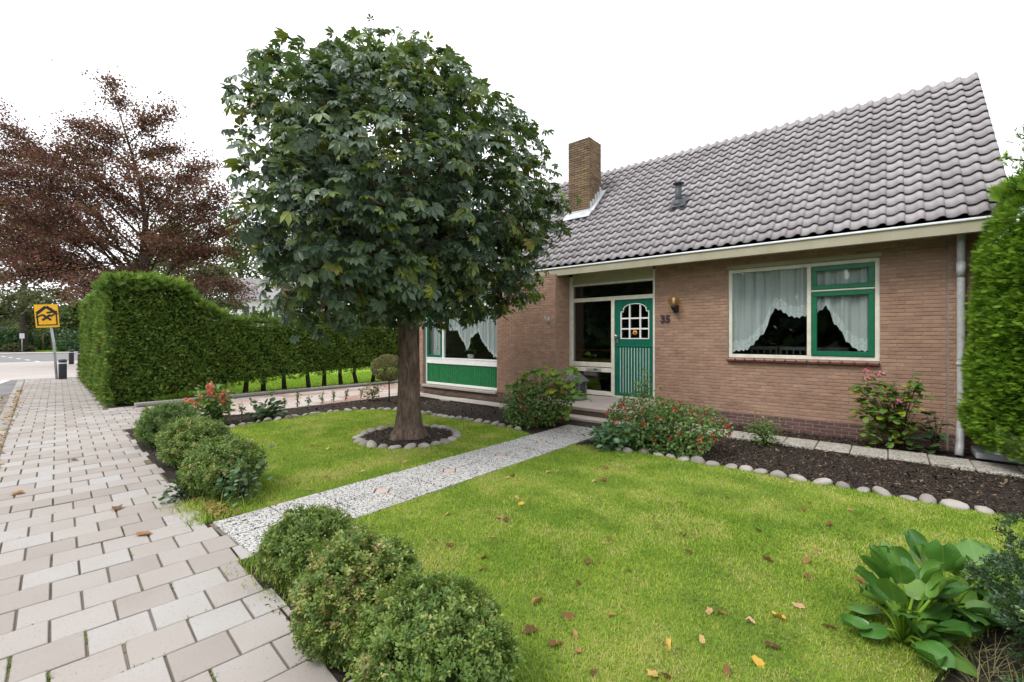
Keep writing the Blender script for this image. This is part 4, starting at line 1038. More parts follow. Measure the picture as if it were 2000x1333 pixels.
# leaf clusters: each twig end carries a rosette of palmate leaves
ncl = 1750
rs = np.random.default_rng(5); lump_c = unit(rs.normal(size=(34, 3))); lump_a = rs.uniform(-.38, .2, 34)
cz = rng.choice(np.linspace(1.95, 5.97, 200), ncl, p=(lambda w_: w_ / w_.sum())(np.interp(np.linspace(1.95, 5.97, 200), ZP, RP) + .25)); ca_ = rng.random(ncl) * 2 * math.pi
dirs = np.column_stack([np.cos(ca_), np.sin(ca_), (cz - 4.) / 2.4]); dirs = unit(dirs)
lf = 1 + (lump_a[None] * np.exp(14 * (dirs @ lump_c.T - 1))).sum(1)
cr = np.interp(cz, ZP, RP) * lf * (1 - .62 * rng.random(ncl) ** 2.)
CPs = np.column_stack([TC[0] + cr * np.cos(ca_), TC[1] + cr * np.sin(ca_), cz + rng.normal(0, .05, ncl)])
# a few leading shoots that break the outline
extra = np.array([DP(px, py, 7.0 + o) for px, py, o in ((545, 88, 0), (556, 108, .1), (575, 125, 0), (700, 75, .2), (735, 62, 0), (770, 80, .2), (800, 95, 0), (905, 130, .1), (960, 190, 0), (1050, 265, .2), (1065, 310, 0), (470, 190, 0), (520, 140, 0), (1100, 400, .2), (1095, 440, .1), (1030, 575, -.2), (985, 600, 0), (620, 640, -.2), (560, 630, -.1), (690, 640, -.3), (860, 630, .3), (500, 600, 0), (640, 95, 0), (870, 110, 0))])
CPs = np.concatenate([CPs, extra]); ncl = len(CPs)
outd = unit((CPs - TC) * np.array((1, 1, .8))); per = 8
idx = np.repeat(np.arange(ncl), per); n = len(idx)
off = rdir(n) * rng.uniform(.05, .24, n)[:, None]
P = CPs[idx] + off
Dl = unit(outd[idx] * .8 + rdir(n) * .75 + np.array((0, 0, -.32)))
Nl = unit(outd[idx] * .55 + np.array((0, 0, .75)) + .4 * rdir(n))
Sz = .075 + .11 * rng.random(n) ** 1.3
crnd = np.clip(rng.random(ncl) * .82, 0, 1); yel = rng.random(ncl) < .045; crnd[yel] = .93
R0 = np.clip(crnd[idx] + rng.normal(0, .1, n), 0, .97); bad = rng.random(n) < .0025; R0[bad] = .999
FR = frames(Dl, Nl)
score = np.linalg.norm(P - CAMP, axis=1) - .6 * (np.einsum('ij,ij->i', outd[idx], unit(CAMP - TC)[None].repeat(n, 0)) > .3)
ordr = np.argsort(score); front, back = ordr[:300], ordr[300:]
CT = [mk_compound(7, .3), mk_compound(6, .45), mk_compound(5, .2)]
blk = []
for k in range(3):
    s_ = back[k::3]; blk.append(scatter(*CT[k], P[s_], FR[s_], Sz[s_], R0[s_]))
V, F, r = joinb(blk); tag(obj('crown', mesh_np('crown', V, F, 'chestnut_leaf', r), tree), kind='stuff')
cm = []
for k in range(3):
    for q in range(6): cm.append(mesh_np('leaf', CT[k][0], CT[k][1], 'chestnut_leaf'))
for i in front:
    o = obj('leaf', cm[int(rng.integers(0, 18))], tree, P[i], Matrix(FR[i].T.tolist()).to_euler(), float(Sz[i]))
sd = MB()                                    # brown seed clusters
for px, py in ((470, 280, ), (700, 300), (690, 290), (560, 235), (1022, 565), (800, 330), (640, 200)):
    c = DP(px, py, 5.35 if 500 < px < 900 else 6.6)
    for _ in range(14): p = c + rng.normal(0, .045, 3); sd.tube([p, p + np.array((0, 0, -.05))], [.01, .004], 4)
tag(obj('seed_clusters', sd.mesh('seed_clusters', 'riser'), tree), kind='stuff')

# ------------------------------------------------------------------ COPPER BEECH and other trees behind
def limb_tree(name, label, base, fork, tips, leaf, nleaf, size, r0, spread=.5, subn=7, bark='dark_bark', group=None, leader=None, seed=3):
    t = thing(name, label, 'tree', base, group); base = np.array(base, float); fork = np.array(fork, float); m = MB(); rl = random.Random(seed)
    m.tube([base, (base + fork) / 2, fork], [r0 * 1.25, r0, r0 * .9], 10); segs = []
    fork0 = fork; ld = [fork0] + [np.array(q, float) for q in (leader or [])]
    if leader: m.tube(ld, [r0 * .9] + list(np.linspace(r0 * .45, .02, len(ld) - 1)), 8)
    for tip in tips:
        tip = np.array(tip, float)
        if leader:
            best = ld[0] + (base - ld[0]) * rl.uniform(0, .45); kk = rl.uniform(.35, 1.0)
            for a, c in zip(ld, ld[1:]):
                for u in np.linspace(0, 1, 8):
                    q = a + (c - a) * u
                    if q[2] < tip[2] - kk * np.linalg.norm((tip - q)[:2]) - .3: best = q
            fork = best
        mid_ = fork + (tip - fork) * .45 + np.array((0, 0, .06 * np.linalg.norm(tip - fork)))
        L = np.linalg.norm(tip - fork); m.tube([fork, mid_, tip], [r0 * .3, r0 * .15, .012] if not leader else [min(r0 * .28, .012 * L), .006 * L, .01], 6); segs.append((mid_ - (mid_ - fork) * .3, tip, L))
        for _ in range(subn):
            u = rl.uniform(.3, .98); s0 = mid_ + (tip - mid_) * (u - .3) / .7 if u > .3 else mid_
            e = s0 + unit(((tip - mid_) / L + .5 * rdir(1)[0] * np.array((1, 1, .55)))[None])[0] * rl.uniform(.12, .34) * L
            m.tube([s0, e], [.02, .006], 4); segs.append((s0, e, np.linalg.norm(e - s0)))
    tag(obj('trunk', m.mesh('trunk', bark), t))
    w_ = np.array([s[2] for s in segs]); k = rng.choice(len(segs), nleaf, p=w_ / w_.sum()); A = np.array([s[0] for s in segs]); B = np.array([s[1] for s in segs])
    u = rng.random(nleaf) ** .8; P = A[k] + (B - A)[k] * u[:, None] + rng.normal(size=(nleaf, 3)) * (spread * np.where(rng.random(nleaf) < .4, 1.4, .75))[:, None] * np.array((1, 1, .5)) * (.3 + .7 * (1 - u) + .1)[:, None]
    P = P[P[:, 2] > base[2] + 2.2]; k = k[:len(P)]; nleaf = len(P)
    ax = unit((B - A)[k]); D = unit(ax + .9 * rdir(nleaf)); Nn = unit(np.array((0, 0, 1.)) + .7 * rdir(nleaf))
    V, F, r = scatter(LEAF2[0] * np.array((1.5, 1, 1)), LEAF2[1], P, frames(D, Nn), size * rng.uniform(.6, 1.3, nleaf))
    tag(obj('crown', mesh_np('crown', V, F, leaf, r), t), kind='stuff'); return t
BD = 25.
tips = [(215, 160, 0), (232, 200, 1), (205, 250, -1), (150, 235, 0), (135, 290, -1), (20, 250, 0), (5, 300, 1), (330, 215, 0), (285, 235, -1), (345, 290, 2), (400, 320, 0), (440, 380, -1), (462, 430, 1), (60, 330, -2), (100, 390, -2), (0, 390, -1), (-60, 360, 0), (175, 340, -2), (245, 320, -2.5), (300, 350, -3), (360, 400, -2), (430, 490, 0), (458, 560, 1), (20, 470, -3), (85, 500, -3), (150, 470, -2), (200, 430, -3), (330, 470, -3), (395, 560, -1), (-50, 500, -2), (60, 530, -3), (125, 545, -3), (165, 550, -4), (250, 530, -2), (150, 575, -5), (40, 420, 2), (110, 340, 2), (80, 460, 3), (370, 350, 1), (330, 390, 3), (250, 400, 3), (210, 370, -1), (290, 300, 0), (-20, 330, 2), (50, 290, 1), (380, 480, 2), (420, 420, 3), (310, 300, 2), (180, 290, 1), (30, 540, -4), (-30, 430, -3)]
fork = DP(282, 500, BD); bb = DP(276, 640, BD); bb[2] = 0
limb_tree('copper_beech', 'large copper beech with purple brown leaves rising behind the long hedge', bb, fork, [DP(a, c, BD + o * .9) for a, c, o in tips], 'beech_leaf', 100000, .125, .27, .55, 16, leader=[DP(284, 430, BD), DP(272, 350, BD - .3), DP(248, 270, BD), DP(228, 205, BD)])
f2 = DP(46, 560, 50); b2 = DP(46, 690, 50); b2[2] = 0
limb_tree('street_tree', 'green tree with pale trunk by the far pavement, behind the yellow sign', b2, f2, [DP(a, c, 50 + o) for a, c, o in ((0, 470, 0), (40, 430, 2), (80, 480, -1), (120, 530, 0), (-30, 540, 1), (20, 590, -1), (75, 590, -2), (100, 620, 0), (-10, 620, 0), (60, 650, 1), (130, 580, 2), (-60, 600, 0))], 'olive_leaf', 9000, .34, .3, .9, 6)
f3 = DP(410, 585, 33); b3 = DP(410, 690, 33); b3[2] = 0
limb_tree('slender_tree', 'slender olive green tree with thin brown trunk behind the hedge hump', b3, f3, [DP(a, c, 33 + o) for a, c, o in ((395, 520, 0), (430, 530, 1), (370, 560, -1), (455, 560, 0), (350, 595, 0), (440, 600, -1), (400, 610, 0), (470, 600, 1), (380, 630, 0))], 'olive_leaf', 6500, .22, .14, .55, 6)
f4 = DP(150, 640, 60); b4 = DP(150, 690, 60); b4[2] = 0
limb_tree('far_tree', 'pale green far tree just left of the tall hedge', b4, f4, [DP(a, c, 60 + o) for a, c, o in ((150, 590, 0), (175, 610, 0), (120, 610, 1), (130, 640, 0), (175, 650, 0), (195, 600, 0), (155, 665, 0))], 'green_tree_leaf', 5000, .4, .2, 1.0, 5)
f5 = DP(470, 560, 48); b5 = DP(470, 690, 48); b5[2] = 0
limb_tree('far_tree', 'light green tree between the copper beech and the white house', b5, f5, [DP(a, c, 48 + o) for a, c, o in ((450, 480, 0), (500, 470, 1), (540, 520, 0), (430, 540, 0), (520, 560, 0), (470, 520, -1), (560, 560, 1), (455, 420, 0))], 'green_tree_leaf', 5000, .34, .25, .9, 6)
f6 = DP(330, 560, 42); b6 = DP(330, 690, 42); b6[2] = 0
limb_tree('far_tree', 'yellow green tree showing through the lower branches of the copper beech', b6, f6, [DP(a, c, 42 + o) for a, c, o in ((300, 470, 0), (350, 450, 1), (390, 490, 0), (270, 510, 0), (420, 530, 0), (340, 520, -1), (240, 540, 1), (300, 560, 0), (380, 570, 0))], 'green_tree_leaf', 7000, .3, .2, .9, 6)
# ------------------------------------------------------------------ FAR SIDE: shrubs, fence, white house, small signpost
SHR = [(-30, 52, 3.0, 2.6, 'dark_leaf'), (6, 54, 2.6, 2.4, 'green_tree_leaf'), (30, 51, 1.5, 1.9, 'dark_leaf'), (56, 57, 2.0, 2.6, 'shrub_leaf'), (118, 58, 1.8, 2.2, 'dark_leaf'), (146, 50, 1.3, .8, 'shrub_leaf'), (168, 50, 2.2, 1.8, 'dark_leaf'), (36, 50, .9, .7, 'olive_leaf'), (90, 62, 3.2, 3.4, 'green_tree_leaf'), (-5, 62, 4.5, 4.5, 'olive_leaf'), (150, 66, 3.5, 4., 'olive_leaf'), (60, 70, 6., 5.5, 'olive_leaf'), (120, 72, 5., 5.5, 'green_tree_leaf'), (0, 74, 7, 6.5, 'dark_leaf')]
for i, (px, dep, rw, h, mt) in enumerate(SHR):
    c = DP(px, 658, dep); c[2] = 0
    t = thing('far_shrub', 'far shrub across the crossing, %s counted from the left edge of the picture' % nth(sorted(range(len(SHR)), key=lambda q: (SHR[q][0], SHR[q][1])).index(i)), 'shrub', c, 'shrubs on the far side of the crossing')
    n = int(900 + 260 * rw * h); Pp, Nn, rr = lumpy(n, (rw, rw, h / 1.6), 16, .35, 8, i, .5, -.55); Pp[:, 2] += h * .42; Pp[:, 2] = np.maximum(Pp[:, 2], .05)
    V, F, r = scatter(*LEAF2, Pp + c, frames(unit(Nn + .9 * rdir(len(Pp))), unit(Nn + .5 * rdir(len(Pp)) + np.array((0, 0, .4)))), .34 * rng.uniform(.7, 1.4, len(Pp)))
    tag(obj('foliage', mesh_np('foliage', V, F, mt, r), t), kind='stuff')
    obj('stem', MB().tube([c, c + (0, 0, h * .6)], [.12, .05], 6).mesh('stem', 'dark_bark'), t)
for i, (px, dep, rw, h, mt) in enumerate(((345, 22, 1.5, 2.6, 'olive_leaf'), (385, 26, 1.7, 2.7, 'shrub_leaf'), (430, 24, 1.6, 2.5, 'olive_leaf'), (470, 30, 1.8, 2.5, 'shrub_leaf'), (585, 26, 1.8, 2.9, 'green_tree_leaf'), (640, 27, 2.0, 3.3, 'olive_leaf'), (700, 26, 2.0, 3.2, 'green_tree_leaf'), (760, 26, 2.2, 3.6, 'dark_leaf'))):
    c = DP(px, 658, dep); c[2] = 0
    t = thing('garden_shrub', 'leafy shrub showing above the long hedge, %s counted from the street' % nth(i), 'shrub', c, 'shrubs in the garden behind the long hedge')
    n = int(2600 * rw); Pp, Nn, rr = lumpy(n, (rw, rw, h / 1.7), 24, .4, 10, i + 70, .5, -.55); Pp[:, 2] += h * .42; Pp[:, 2] = np.maximum(Pp[:, 2], .05)
    V, F, r = scatter(*LEAF2, Pp + c, frames(unit(Nn + .9 * rdir(len(Pp))), unit(Nn + .5 * rdir(len(Pp)) + np.array((0, 0, .4)))), .17 * rng.uniform(.7, 1.4, len(Pp)))
    tag(obj('foliage', mesh_np('foliage', V, F, mt, r), t), kind='stuff')
    obj('stem', MB().tube([c, c + (0, 0, h * .6)], [.1, .05], 6).mesh('stem', 'dark_bark'), t)
fz = 53.
fe = thing('garden_fence', 'wooden slat garden fence with posts beyond the road', 'fence', DP(100, 690, fz) * (1, 1, 0))
A0, A1 = DP(66, 658, fz), DP(150, 658, fz + 1); nb = 15
for i in range(nb + 1):
    p = A0 + (A1 - A0) * i / nb
    if i % 3 == 0: obj('post', MB().tube([(p[0], p[1], 0), (p[0], p[1], 2.0)], .07, 6).mesh('post', 'timber'), fe)
dv = unit(((A1 - A0) * (1, 1, 0))[None])[0]; nv = np.array((-dv[1], dv[0], 0))
for j in range(9):
    z = .25 + j * .19; a, c = A0 * (1, 1, 0), A1 * (1, 1, 0); s0 = a + (c - a) * (.55 if j % 2 else .5)
    V = [tuple(p + nv * o + np.array((0, 0, zz))) for p in (s0, c) for o in (-.02, .02) for zz in (z, z + .15)]
    obj('slat', MB().add(V, [(0, 1, 3, 2), (4, 6, 7, 5), (0, 4, 5, 1), (2, 3, 7, 6), (0, 2, 6, 4), (1, 5, 7, 3)]).mesh('slat', 'fence_wood'), fe)
p = DP(43, 658, 49); sp = thing('small_signpost', 'small white sign on thin post at the far pavement', 'sign', (p[0], p[1], 0))
obj('post', MB().tube([(p[0], p[1], 0), (p[0], p[1], 1.9)], .04, 8).mesh('post', 'galvanised'), sp); obj('plate', MB().box(p[0] - .03, p[0] + .03, p[1] - .18, p[1] + .18, 1.4, 1.95, .01).mesh('plate', 'house_white'), sp)
# white house behind the hedge
hc = DP(515, 658, 44); hw = thing('white_house', 'white house with tall dark windows glimpsed between hedge and tree', 'house', (hc[0], hc[1], 0))
fwd = unit(np.array((ray(515, 658)[0], ray(515, 658)[1], 0))[None])[0]; rt = np.array((fwd[1], -fwd[0], 0))
def hbox(u0, u1, d0, d1, z0, z1):
    V = [tuple(hc * (1, 1, 0) + rt * u + fwd * d + np.array((0, 0, z))) for u in (u0, u1) for d in (d0, d1) for z in (z0, z1)]
    return MB().add(V, [(0, 1, 3, 2), (4, 6, 7, 5), (0, 4, 5, 1), (2, 3, 7, 6), (0, 2, 6, 4), (1, 5, 7, 3)])
obj('wall', hbox(-2.6, 3.2, 0, 6, 0, 5.2).mesh('wall', 'house_white'), hw)
for u, w_ in ((-1.75, .55), (-1.0, .3), (.0, .3), (.45, .25), (.85, .45), (2.0, .7)):
    f = obj('window', hbox(u, u + w_, -.03, .05, 2.2, 4.6).mesh('window', 'grey_pvc'), hw); obj('pane', hbox(u + .04, u + w_ - .04, -.05, -.035, 2.25, 4.55).mesh('pane', 'vent_grey'), f)
V = [tuple(hc * (1, 1, 0) + rt * u + fwd * d + np.array((0, 0, z))) for u in (-3, 3.6) for d, z in ((-.5, 5.2), (6.5, 5.2), (3, 7.6))]
obj('roof', MB().add(V, [(0, 1, 2), (3, 5, 4), (0, 3, 4, 1), (0, 2, 5, 3), (1, 4, 5, 2)]).mesh('roof', 'roof_tile'), hw)

# ------------------------------------------------------------------ HEDGES
def spray_block(P, N, size, updir=.25, jit=.75, rnd=None, flat=.8):
    n = len(P); D = unit(N * .75 + np.array((0, 0, updir)) + jit * rdir(n)); Nr = unit(np.cross(D, rdir(n)) + flat * np.array((0, 0, 1.)))
    return scatter(*(SPRAY if flat == .8 else FINE), P, frames(D, Nr), size * rng.uniform(.65, 1.3, n), rnd)
hed = thing('conifer_hedge', 'tall clipped conifer hedge running from pavement corner along the driveway', 'hedge', (-13.95, 5, 0))
XF, XB = -13.48, -14.4
def htop(y): return np.interp(y, [1.5, 1.9, 2.5, 3.2, 3.45, 3.7, 4.3, 5, 12], [2.55, 2.74, 2.8, 2.74, 2.5, 2.2, 2.03, 1.98, 1.98])
def hbot(y): return np.interp(y, [1.5, 3, 4.2, 6, 9, 12], [.02, .06, .24, .38, .5, .52])
def wob(a, c): return .05 * np.sin(a * 2.3 + 1) * np.sin(c * 2.9) + .04 * np.sin(a * 5.1 + c * 3.7) + .025 * np.sin(a * 11 + c * 9)
blk = []
n = 22000; y = 1.8 + 9.2 * rng.random(n) ** 1.25; z = hbot(y) + (htop(y) - hbot(y)) * rng.random(n)
P = np.column_stack([XF + wob(y, z) - .12 * rng.random(n) ** 2 - .05 * np.clip(z - 1.5, 0, 1), y, z + .04 * np.sin(y * 7)]); blk.append(spray_block(P, np.tile((1., 0, 0), (n, 1)), .1))
n = 7000; y = 1.75 + 9.2 * rng.random(n) ** 1.2; x = XF - .95 * rng.random(n)
P = np.column_stack([x, y, htop(y) + wob(x * 2, y) + .03]); blk.append(spray_block(P, np.tile((0, 0, 1.), (n, 1)), .15, .2, .8, np.clip(.5 + .5 * rng.random(n), 0, .97)))
n = 1500; y = 1.9 + 2.2 * rng.random(n); x = XF - .9 * rng.random(n)
P = np.column_stack([x, y, htop(y) + .02 + .12 * rng.random(n)]); blk.append(spray_block(P, np.tile((.5, 0, .6), (n, 1)), .3, .0, .6))
n = 16000; s_ = 9.1 + 9.2 * rng.random(n) ** 1.3; z = .03 + 2.7 * rng.random(n); pp = np.array([S(a, .08) for a in s_])
P = np.column_stack([pp[:, 0] , pp[:, 1] + wob(s_, z) * 1.2 + .08 * rng.random(n), z]); blk.append(spray_block(P, np.tile((0, -1., 0), (n, 1)), .12, .35, .6, np.clip(.35 + .6 * rng.random(n), 0, .97)))  # street face sprays toned lighter, standing in for the stronger light there
n = 4000; s_ = 9.1 + 9.2 * rng.random(n); tt_ = .05 + .9 * rng.random(n); pp = SO + s_[:, None] * ES + tt_[:, None] * ET
P = np.column_stack([pp, 2.74 + wob(s_, tt_)]); blk.append(spray_block(P, np.tile((0, 0, 1.), (n, 1)), .16, .2, .8))
V, F, r = joinb(blk); tag(obj('foliage', mesh_np('foliage', V, F, 'hedge_leaf', r), hed), kind='stuff')
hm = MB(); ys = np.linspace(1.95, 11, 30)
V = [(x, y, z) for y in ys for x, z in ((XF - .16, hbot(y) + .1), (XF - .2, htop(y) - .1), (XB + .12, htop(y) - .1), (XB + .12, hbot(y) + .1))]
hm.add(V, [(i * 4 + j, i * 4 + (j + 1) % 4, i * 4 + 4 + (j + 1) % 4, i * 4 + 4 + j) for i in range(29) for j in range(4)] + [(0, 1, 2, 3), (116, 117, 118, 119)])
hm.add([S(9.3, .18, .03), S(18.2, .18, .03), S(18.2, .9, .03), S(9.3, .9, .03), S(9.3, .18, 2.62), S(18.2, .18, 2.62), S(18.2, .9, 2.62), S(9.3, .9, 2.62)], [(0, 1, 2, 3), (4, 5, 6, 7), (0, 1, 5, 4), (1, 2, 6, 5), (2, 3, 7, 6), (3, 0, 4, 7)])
obj('dark_core', hm.mesh('dark_core', 'hedge_core'), hed)  # solid core in dark colour for the shaded inside, stops see-through
for px in (479, 515, 555, 596, 630, 660, 690, 720, 745):
    p = G(px, 746 + (720 - px) * .095, 0); p[0] = -13.85 + random.gauss(0, .05); m = MB(); m.tube([p, p + (random.gauss(0, .04), random.gauss(0, .04), .35), p + (0, random.gauss(0, .05), .8)], [.075, .06, .05], 8)
    obj('stem', m.mesh('stem', 'dark_bark'), hed)
# big clipped conifer at the right edge
con = thing('conifer', 'tall bright green clipped conifer at the right front corner of the house', 'conifer', (2.0, 8.3, 0)); CC = np.array((2.0, 8.3))
n = 42000; z = .2 + 3.35 * rng.random(n); a = rng.uniform(math.pi * .85, math.pi * 1.95, n); rz = np.interp(z, [.2, .5, 1.2, 2.4, 3.0, 3.3, 3.6], [1.12, 1.24, 1.2, 1.13, 1.05, .85, .35])
wv_ = np.sin(z * 30 + 5 * np.sin(a * 7) + 2 * np.sin(a * 19)) * np.sin(a * 22 + 3 * np.sin(z * 11))
rr = rz - .03 + .02 * np.sin(z * 9 + 3 * a) + .05 * wv_ - .12 * rng.random(n) ** 2
P = np.column_stack([CC[0] + rr * np.cos(a), CC[1] + rr * np.sin(a), z]); N = np.column_stack([np.cos(a), np.sin(a), np.where(z > 3.1, .9, .05)])
b1 = spray_block(P, N, .082, .1, .45, np.clip(.42 + .28 * wv_ + .3 * (rng.random(n) - .5), 0, .98), 1.1)
n = 2600; a = rng.random(n) * 6.28; q = np.sqrt(rng.random(n)) * .95; P = np.column_stack([CC[0] + q * np.cos(a), CC[1] + q * np.sin(a), 3.62 - .4 * q ** 2 + .1 * rng.random(n)])
b2_ = spray_block(P, np.tile((0, 0, 1.), (n, 1)), .18, .3, .7)
V, F, r = joinb([b1, b2_]); tag(obj('foliage', mesh_np('foliage', V, F, 'conifer_leaf', r), con), kind='stuff')
obj('dark_core', MB().lathe([(.7, .3), (1.05, .6), (1.02, 2.0), (.95, 2.8), (.55, 3.3), (.1, 3.45)], (CC[0], CC[1], 0), 24).mesh('dark_core', 'hedge_core'), con)  # dark solid filling, its colour stands for shade behind the sprays
obj('trunk', MB().tube([(2, 8.3, 0), (2, 8.3, .6)], .12, 8).mesh('trunk', 'dark_bark'), con)
sprig = MB(); tp0 = DP(1992, 262, 5.1); tp1 = DP(1958, 308, 5.0); c0 = np.array((1.8, 8.2, 3.3))
for e in (tp0, tp1, DP(2010, 290, 5.1)): sprig.tube([c0, (c0 + e) / 2 + (.1, 0, .05), e], [.02, .014, .006], 5)
obj('leading_shoots', sprig.mesh('leading_shoots', 'bark'), con)
P = np.concatenate([e + (c0 - e) * rng.random((70, 1)) * .45 + rng.normal(0, .035, (70, 3)) for e in (tp0, tp1, DP(2010, 290, 5.1))])
V, F, r = spray_block(P, unit(rng.normal(size=(210, 3))), .1, .3, .6); tag(obj('shoot_foliage', mesh_np('shoot_foliage', V, F, 'conifer_leaf', r), con), kind='stuff')

# ------------------------------------------------------------------ BOX BUSHES
def bush(name, label, cat, c, rad, nleaf, size, mat, group=None, amp=.2, lumps=26, seed=1, core=True, tmpl=LEAF2, depth=.22, zc=.5, up=.5):
    t = thing(name, label, cat, (c[0], c[1], 0), group); rad = np.array(rad); C = np.array((c[0], c[1], rad[2] * zc * 2 * .5))
    ns = nleaf // 40; Ps, Ns, rr = lumpy(ns, rad, lumps, amp, 22, seed, depth, -.75); Pi, Ni, _ = lumpy(ns // 2, rad * .86, lumps, amp, 22, seed, .2, -.75); Ps = np.concatenate([Ps, Pi]); Ns = np.concatenate([Ns, Ni])
    sl_ = size * rng.uniform(1.3, 3., len(Ps)); sd_ = unit(Ns * .9 + np.array((0, 0, up)) + .55 * rdir(len(Ps))); k = 40; ix = np.repeat(np.arange(len(Ps)), k); u = rng.random(len(ix))
    side = rdir(len(ix)); ax_ = sd_[ix]; side = unit(side - ax_ * (side * ax_).sum(1, keepdims=True))
    P = C + Ps[ix] + ax_ * (sl_[ix] * (u - .35))[:, None] + side * (size * .35 * (1.3 - u))[:, None] + rng.normal(0, size * .5, (len(ix), 3)); N = Ns[ix]
    sr = rng.random(len(Ps)) * .75; rn = np.clip(sr[ix] + .25 * u * rng.random(len(ix)) + .06 * rng.normal(size=len(ix)), 0, .985)
    ok = P[:, 2] > .015; P, N, ax_, side, rn = P[ok], N[ok], ax_[ok], side[ok], rn[ok]; n = len(P)
    V, F, r = scatter(*tmpl, P, frames(unit(side + ax_ * .7 + .3 * rdir(n)), unit(ax_ + .4 * rdir(n))), size * rng.uniform(.7, 1.25, n), rn)
    tag(obj('foliage', mesh_np('foliage', V, F, mat, r), t), kind='stuff')
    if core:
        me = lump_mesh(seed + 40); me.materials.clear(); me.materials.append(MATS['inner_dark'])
        o = obj('dark_core', me, t, C, None, tuple(rad * .6))  # dark solid lump closes the gaps, shade inside the bush given as colour
    m = MB()
    for _ in range(5): a = random.random() * 6.28; m.tube([(c[0] + .05 * math.cos(a), c[1] + .05 * math.sin(a), -.02), (c[0] + rad[0] * .4 * math.cos(a), c[1] + rad[1] * .4 * math.sin(a), C[2])], [.012, .008], 5)
    obj('stem', m.mesh('stem', 'dark_bark'), t); return t
bush('box_bush', 'box bush right beside the pavement end of the path, stems showing', 'bush', (-2.97, 1.42), (.27, .26, .215), 17000, .02, 'box_leaf', 'box bushes along the pavement', .15, 60, 1, zc=.95)
bush('box_bush', 'largest near box bush bulging over the pavement edge', 'bush', (-2.12, 1.28), (.31, .3, .28), 26000, .019, 'box_leaf', 'box bushes along the pavement', .17, 70, 2, zc=.85)
bush('box_bush', 'nearest box bush cut off by the bottom of the picture', 'bush', (-1.47, 1.22), (.325, .3, .28), 26000, .019, 'box_leaf', 'box bushes along the pavement', .16, 70, 3, zc=.85)
bush('box_bush', 'dark domed box bush left of the path beside the leafy weeds', 'bush', (-5.3, 1.64), (.39, .34, .28), 17000, .024, 'box_leaf', 'box bushes along the pavement', .12, 60, 4, zc=.85)
bush('box_bush', 'yellowish middle box bush of the three left of the path', 'bush', (-6.75, 1.76), (.5, .36, .3), 17000, .026, 'box_leaf', 'box bushes along the pavement', .1, 60, 5, zc=.8)
bush('box_bush', 'farthest green box bush beside the driveway entrance', 'bush', (-8.25, 1.84), (.54, .38, .32), 15000, .029, 'shrub_leaf', 'box bushes along the pavement', .1, 60, 6, zc=.8)
t = bush('box_hedge', 'dark green box hedge at the lower right edge beside the large-leaved plant', 'hedge', (1.08, 3.2), (.6, 1.05, .46), 44000, .02, 'box_dark', None, .2, 110, 7, zc=.75)
P = np.column_stack([rng.uniform(.28, .55, 260), rng.uniform(2.5, 3.3, 260), np.full(260, .0)]); V, F, r = blades(P, rng.uniform(.08, .22, 260), rng.uniform(.003, .005, 260), 2.0, BLADE3)
tag(obj('dry_stalks', mesh_np('dry_stalks', V, F, 'dry_leaf_green', r)), 'dry straw stalks at the foot of the right box hedge', 'straw', kind='stuff')

# ------------------------------------------------------------------ BERGENIA (every leaf its own part)
def big_leaf(L, wd, cup, bend, fold, name, mat, nu=7, nv=8, wav=.03):
    V, F = [], []
    for j in range(nv + 1):
        v = j / nv; wv_ = wd * (math.sin(math.pi * min(.97, max(.03, v)) ** .9)) ** .5
        for i in range(nu + 1):
            u = 2 * i / nu - 1
            V.append((u * wv_ / 2, v * L, cup * (u * u) * wd * .5 * (.4 + v) - bend * v * v * L + fold * abs(u) * wd * .3 + wav * L * math.sin(v * 9 + i) * abs(u)))
    for j in range(nv):
        for i in range(nu): a = j * (nu + 1) + i; F.append((a, a + 1, a + nu + 2, a + nu + 1))
    me = mesh_np(name, V, F, mat, smooth=True); return me
BL = [big_leaf(1, .96, .3, .12, .1, 'leaf', 'bergenia_leaf'), big_leaf(1, .92, .4, .02, .15, 'leaf', 'bergenia_leaf'), big_leaf(1, .92, .2, .25, .0, 'leaf', 'bergenia_leaf'), big_leaf(1, .88, -.15, .2, .1, 'leaf', 'bergenia_leaf')]
be = thing('bergenia', 'large-leaved glossy green plant at the lawn edge, lower right', 'plant', (.18, 3.35, 0))
bst = MB()
CL = [((.1, 3.24), 28), ((.25, 3.5), 24), ((.42, 3.85), 18), ((.06, 3.08), 16)]
for (cx_, cy_), nn in CL:
    for i in range(nn):
        a = 2 * math.pi * i / nn * 1.0 + random.uniform(-.4, .4); el = random.choice((0, .25, .5, .8, 1.15)) + random.uniform(-.1, .15)
        q = random.uniform(.05, .15); hgt = .04 + max(0, el) * .17 + random.uniform(0, .05); base_ = np.array((cx_, cy_, .01)); p = base_ + np.array((math.cos(a) * q, math.sin(a) * q, hgt))
        bst.tube([base_, (base_ + p) / 2 + np.array((0, 0, .03)), p], [.009, .008, .006], 5)
        d = np.array((math.cos(a) * math.cos(el), math.sin(a) * math.cos(el), math.sin(el))); nr = np.array((-math.cos(a) * math.sin(el), -math.sin(a) * math.sin(el), math.cos(el))) + .3 * rdir(1)[0]
        fr = frames(d[None], nr[None])[0]
        obj('leaf', random.choice(BL), be, p, Matrix(fr.T.tolist()).to_euler(), random.uniform(.12, .17))
tag(obj('leaf_stalks', bst.mesh('leaf_stalks', 'conifer_leaf'), be), kind='stuff')

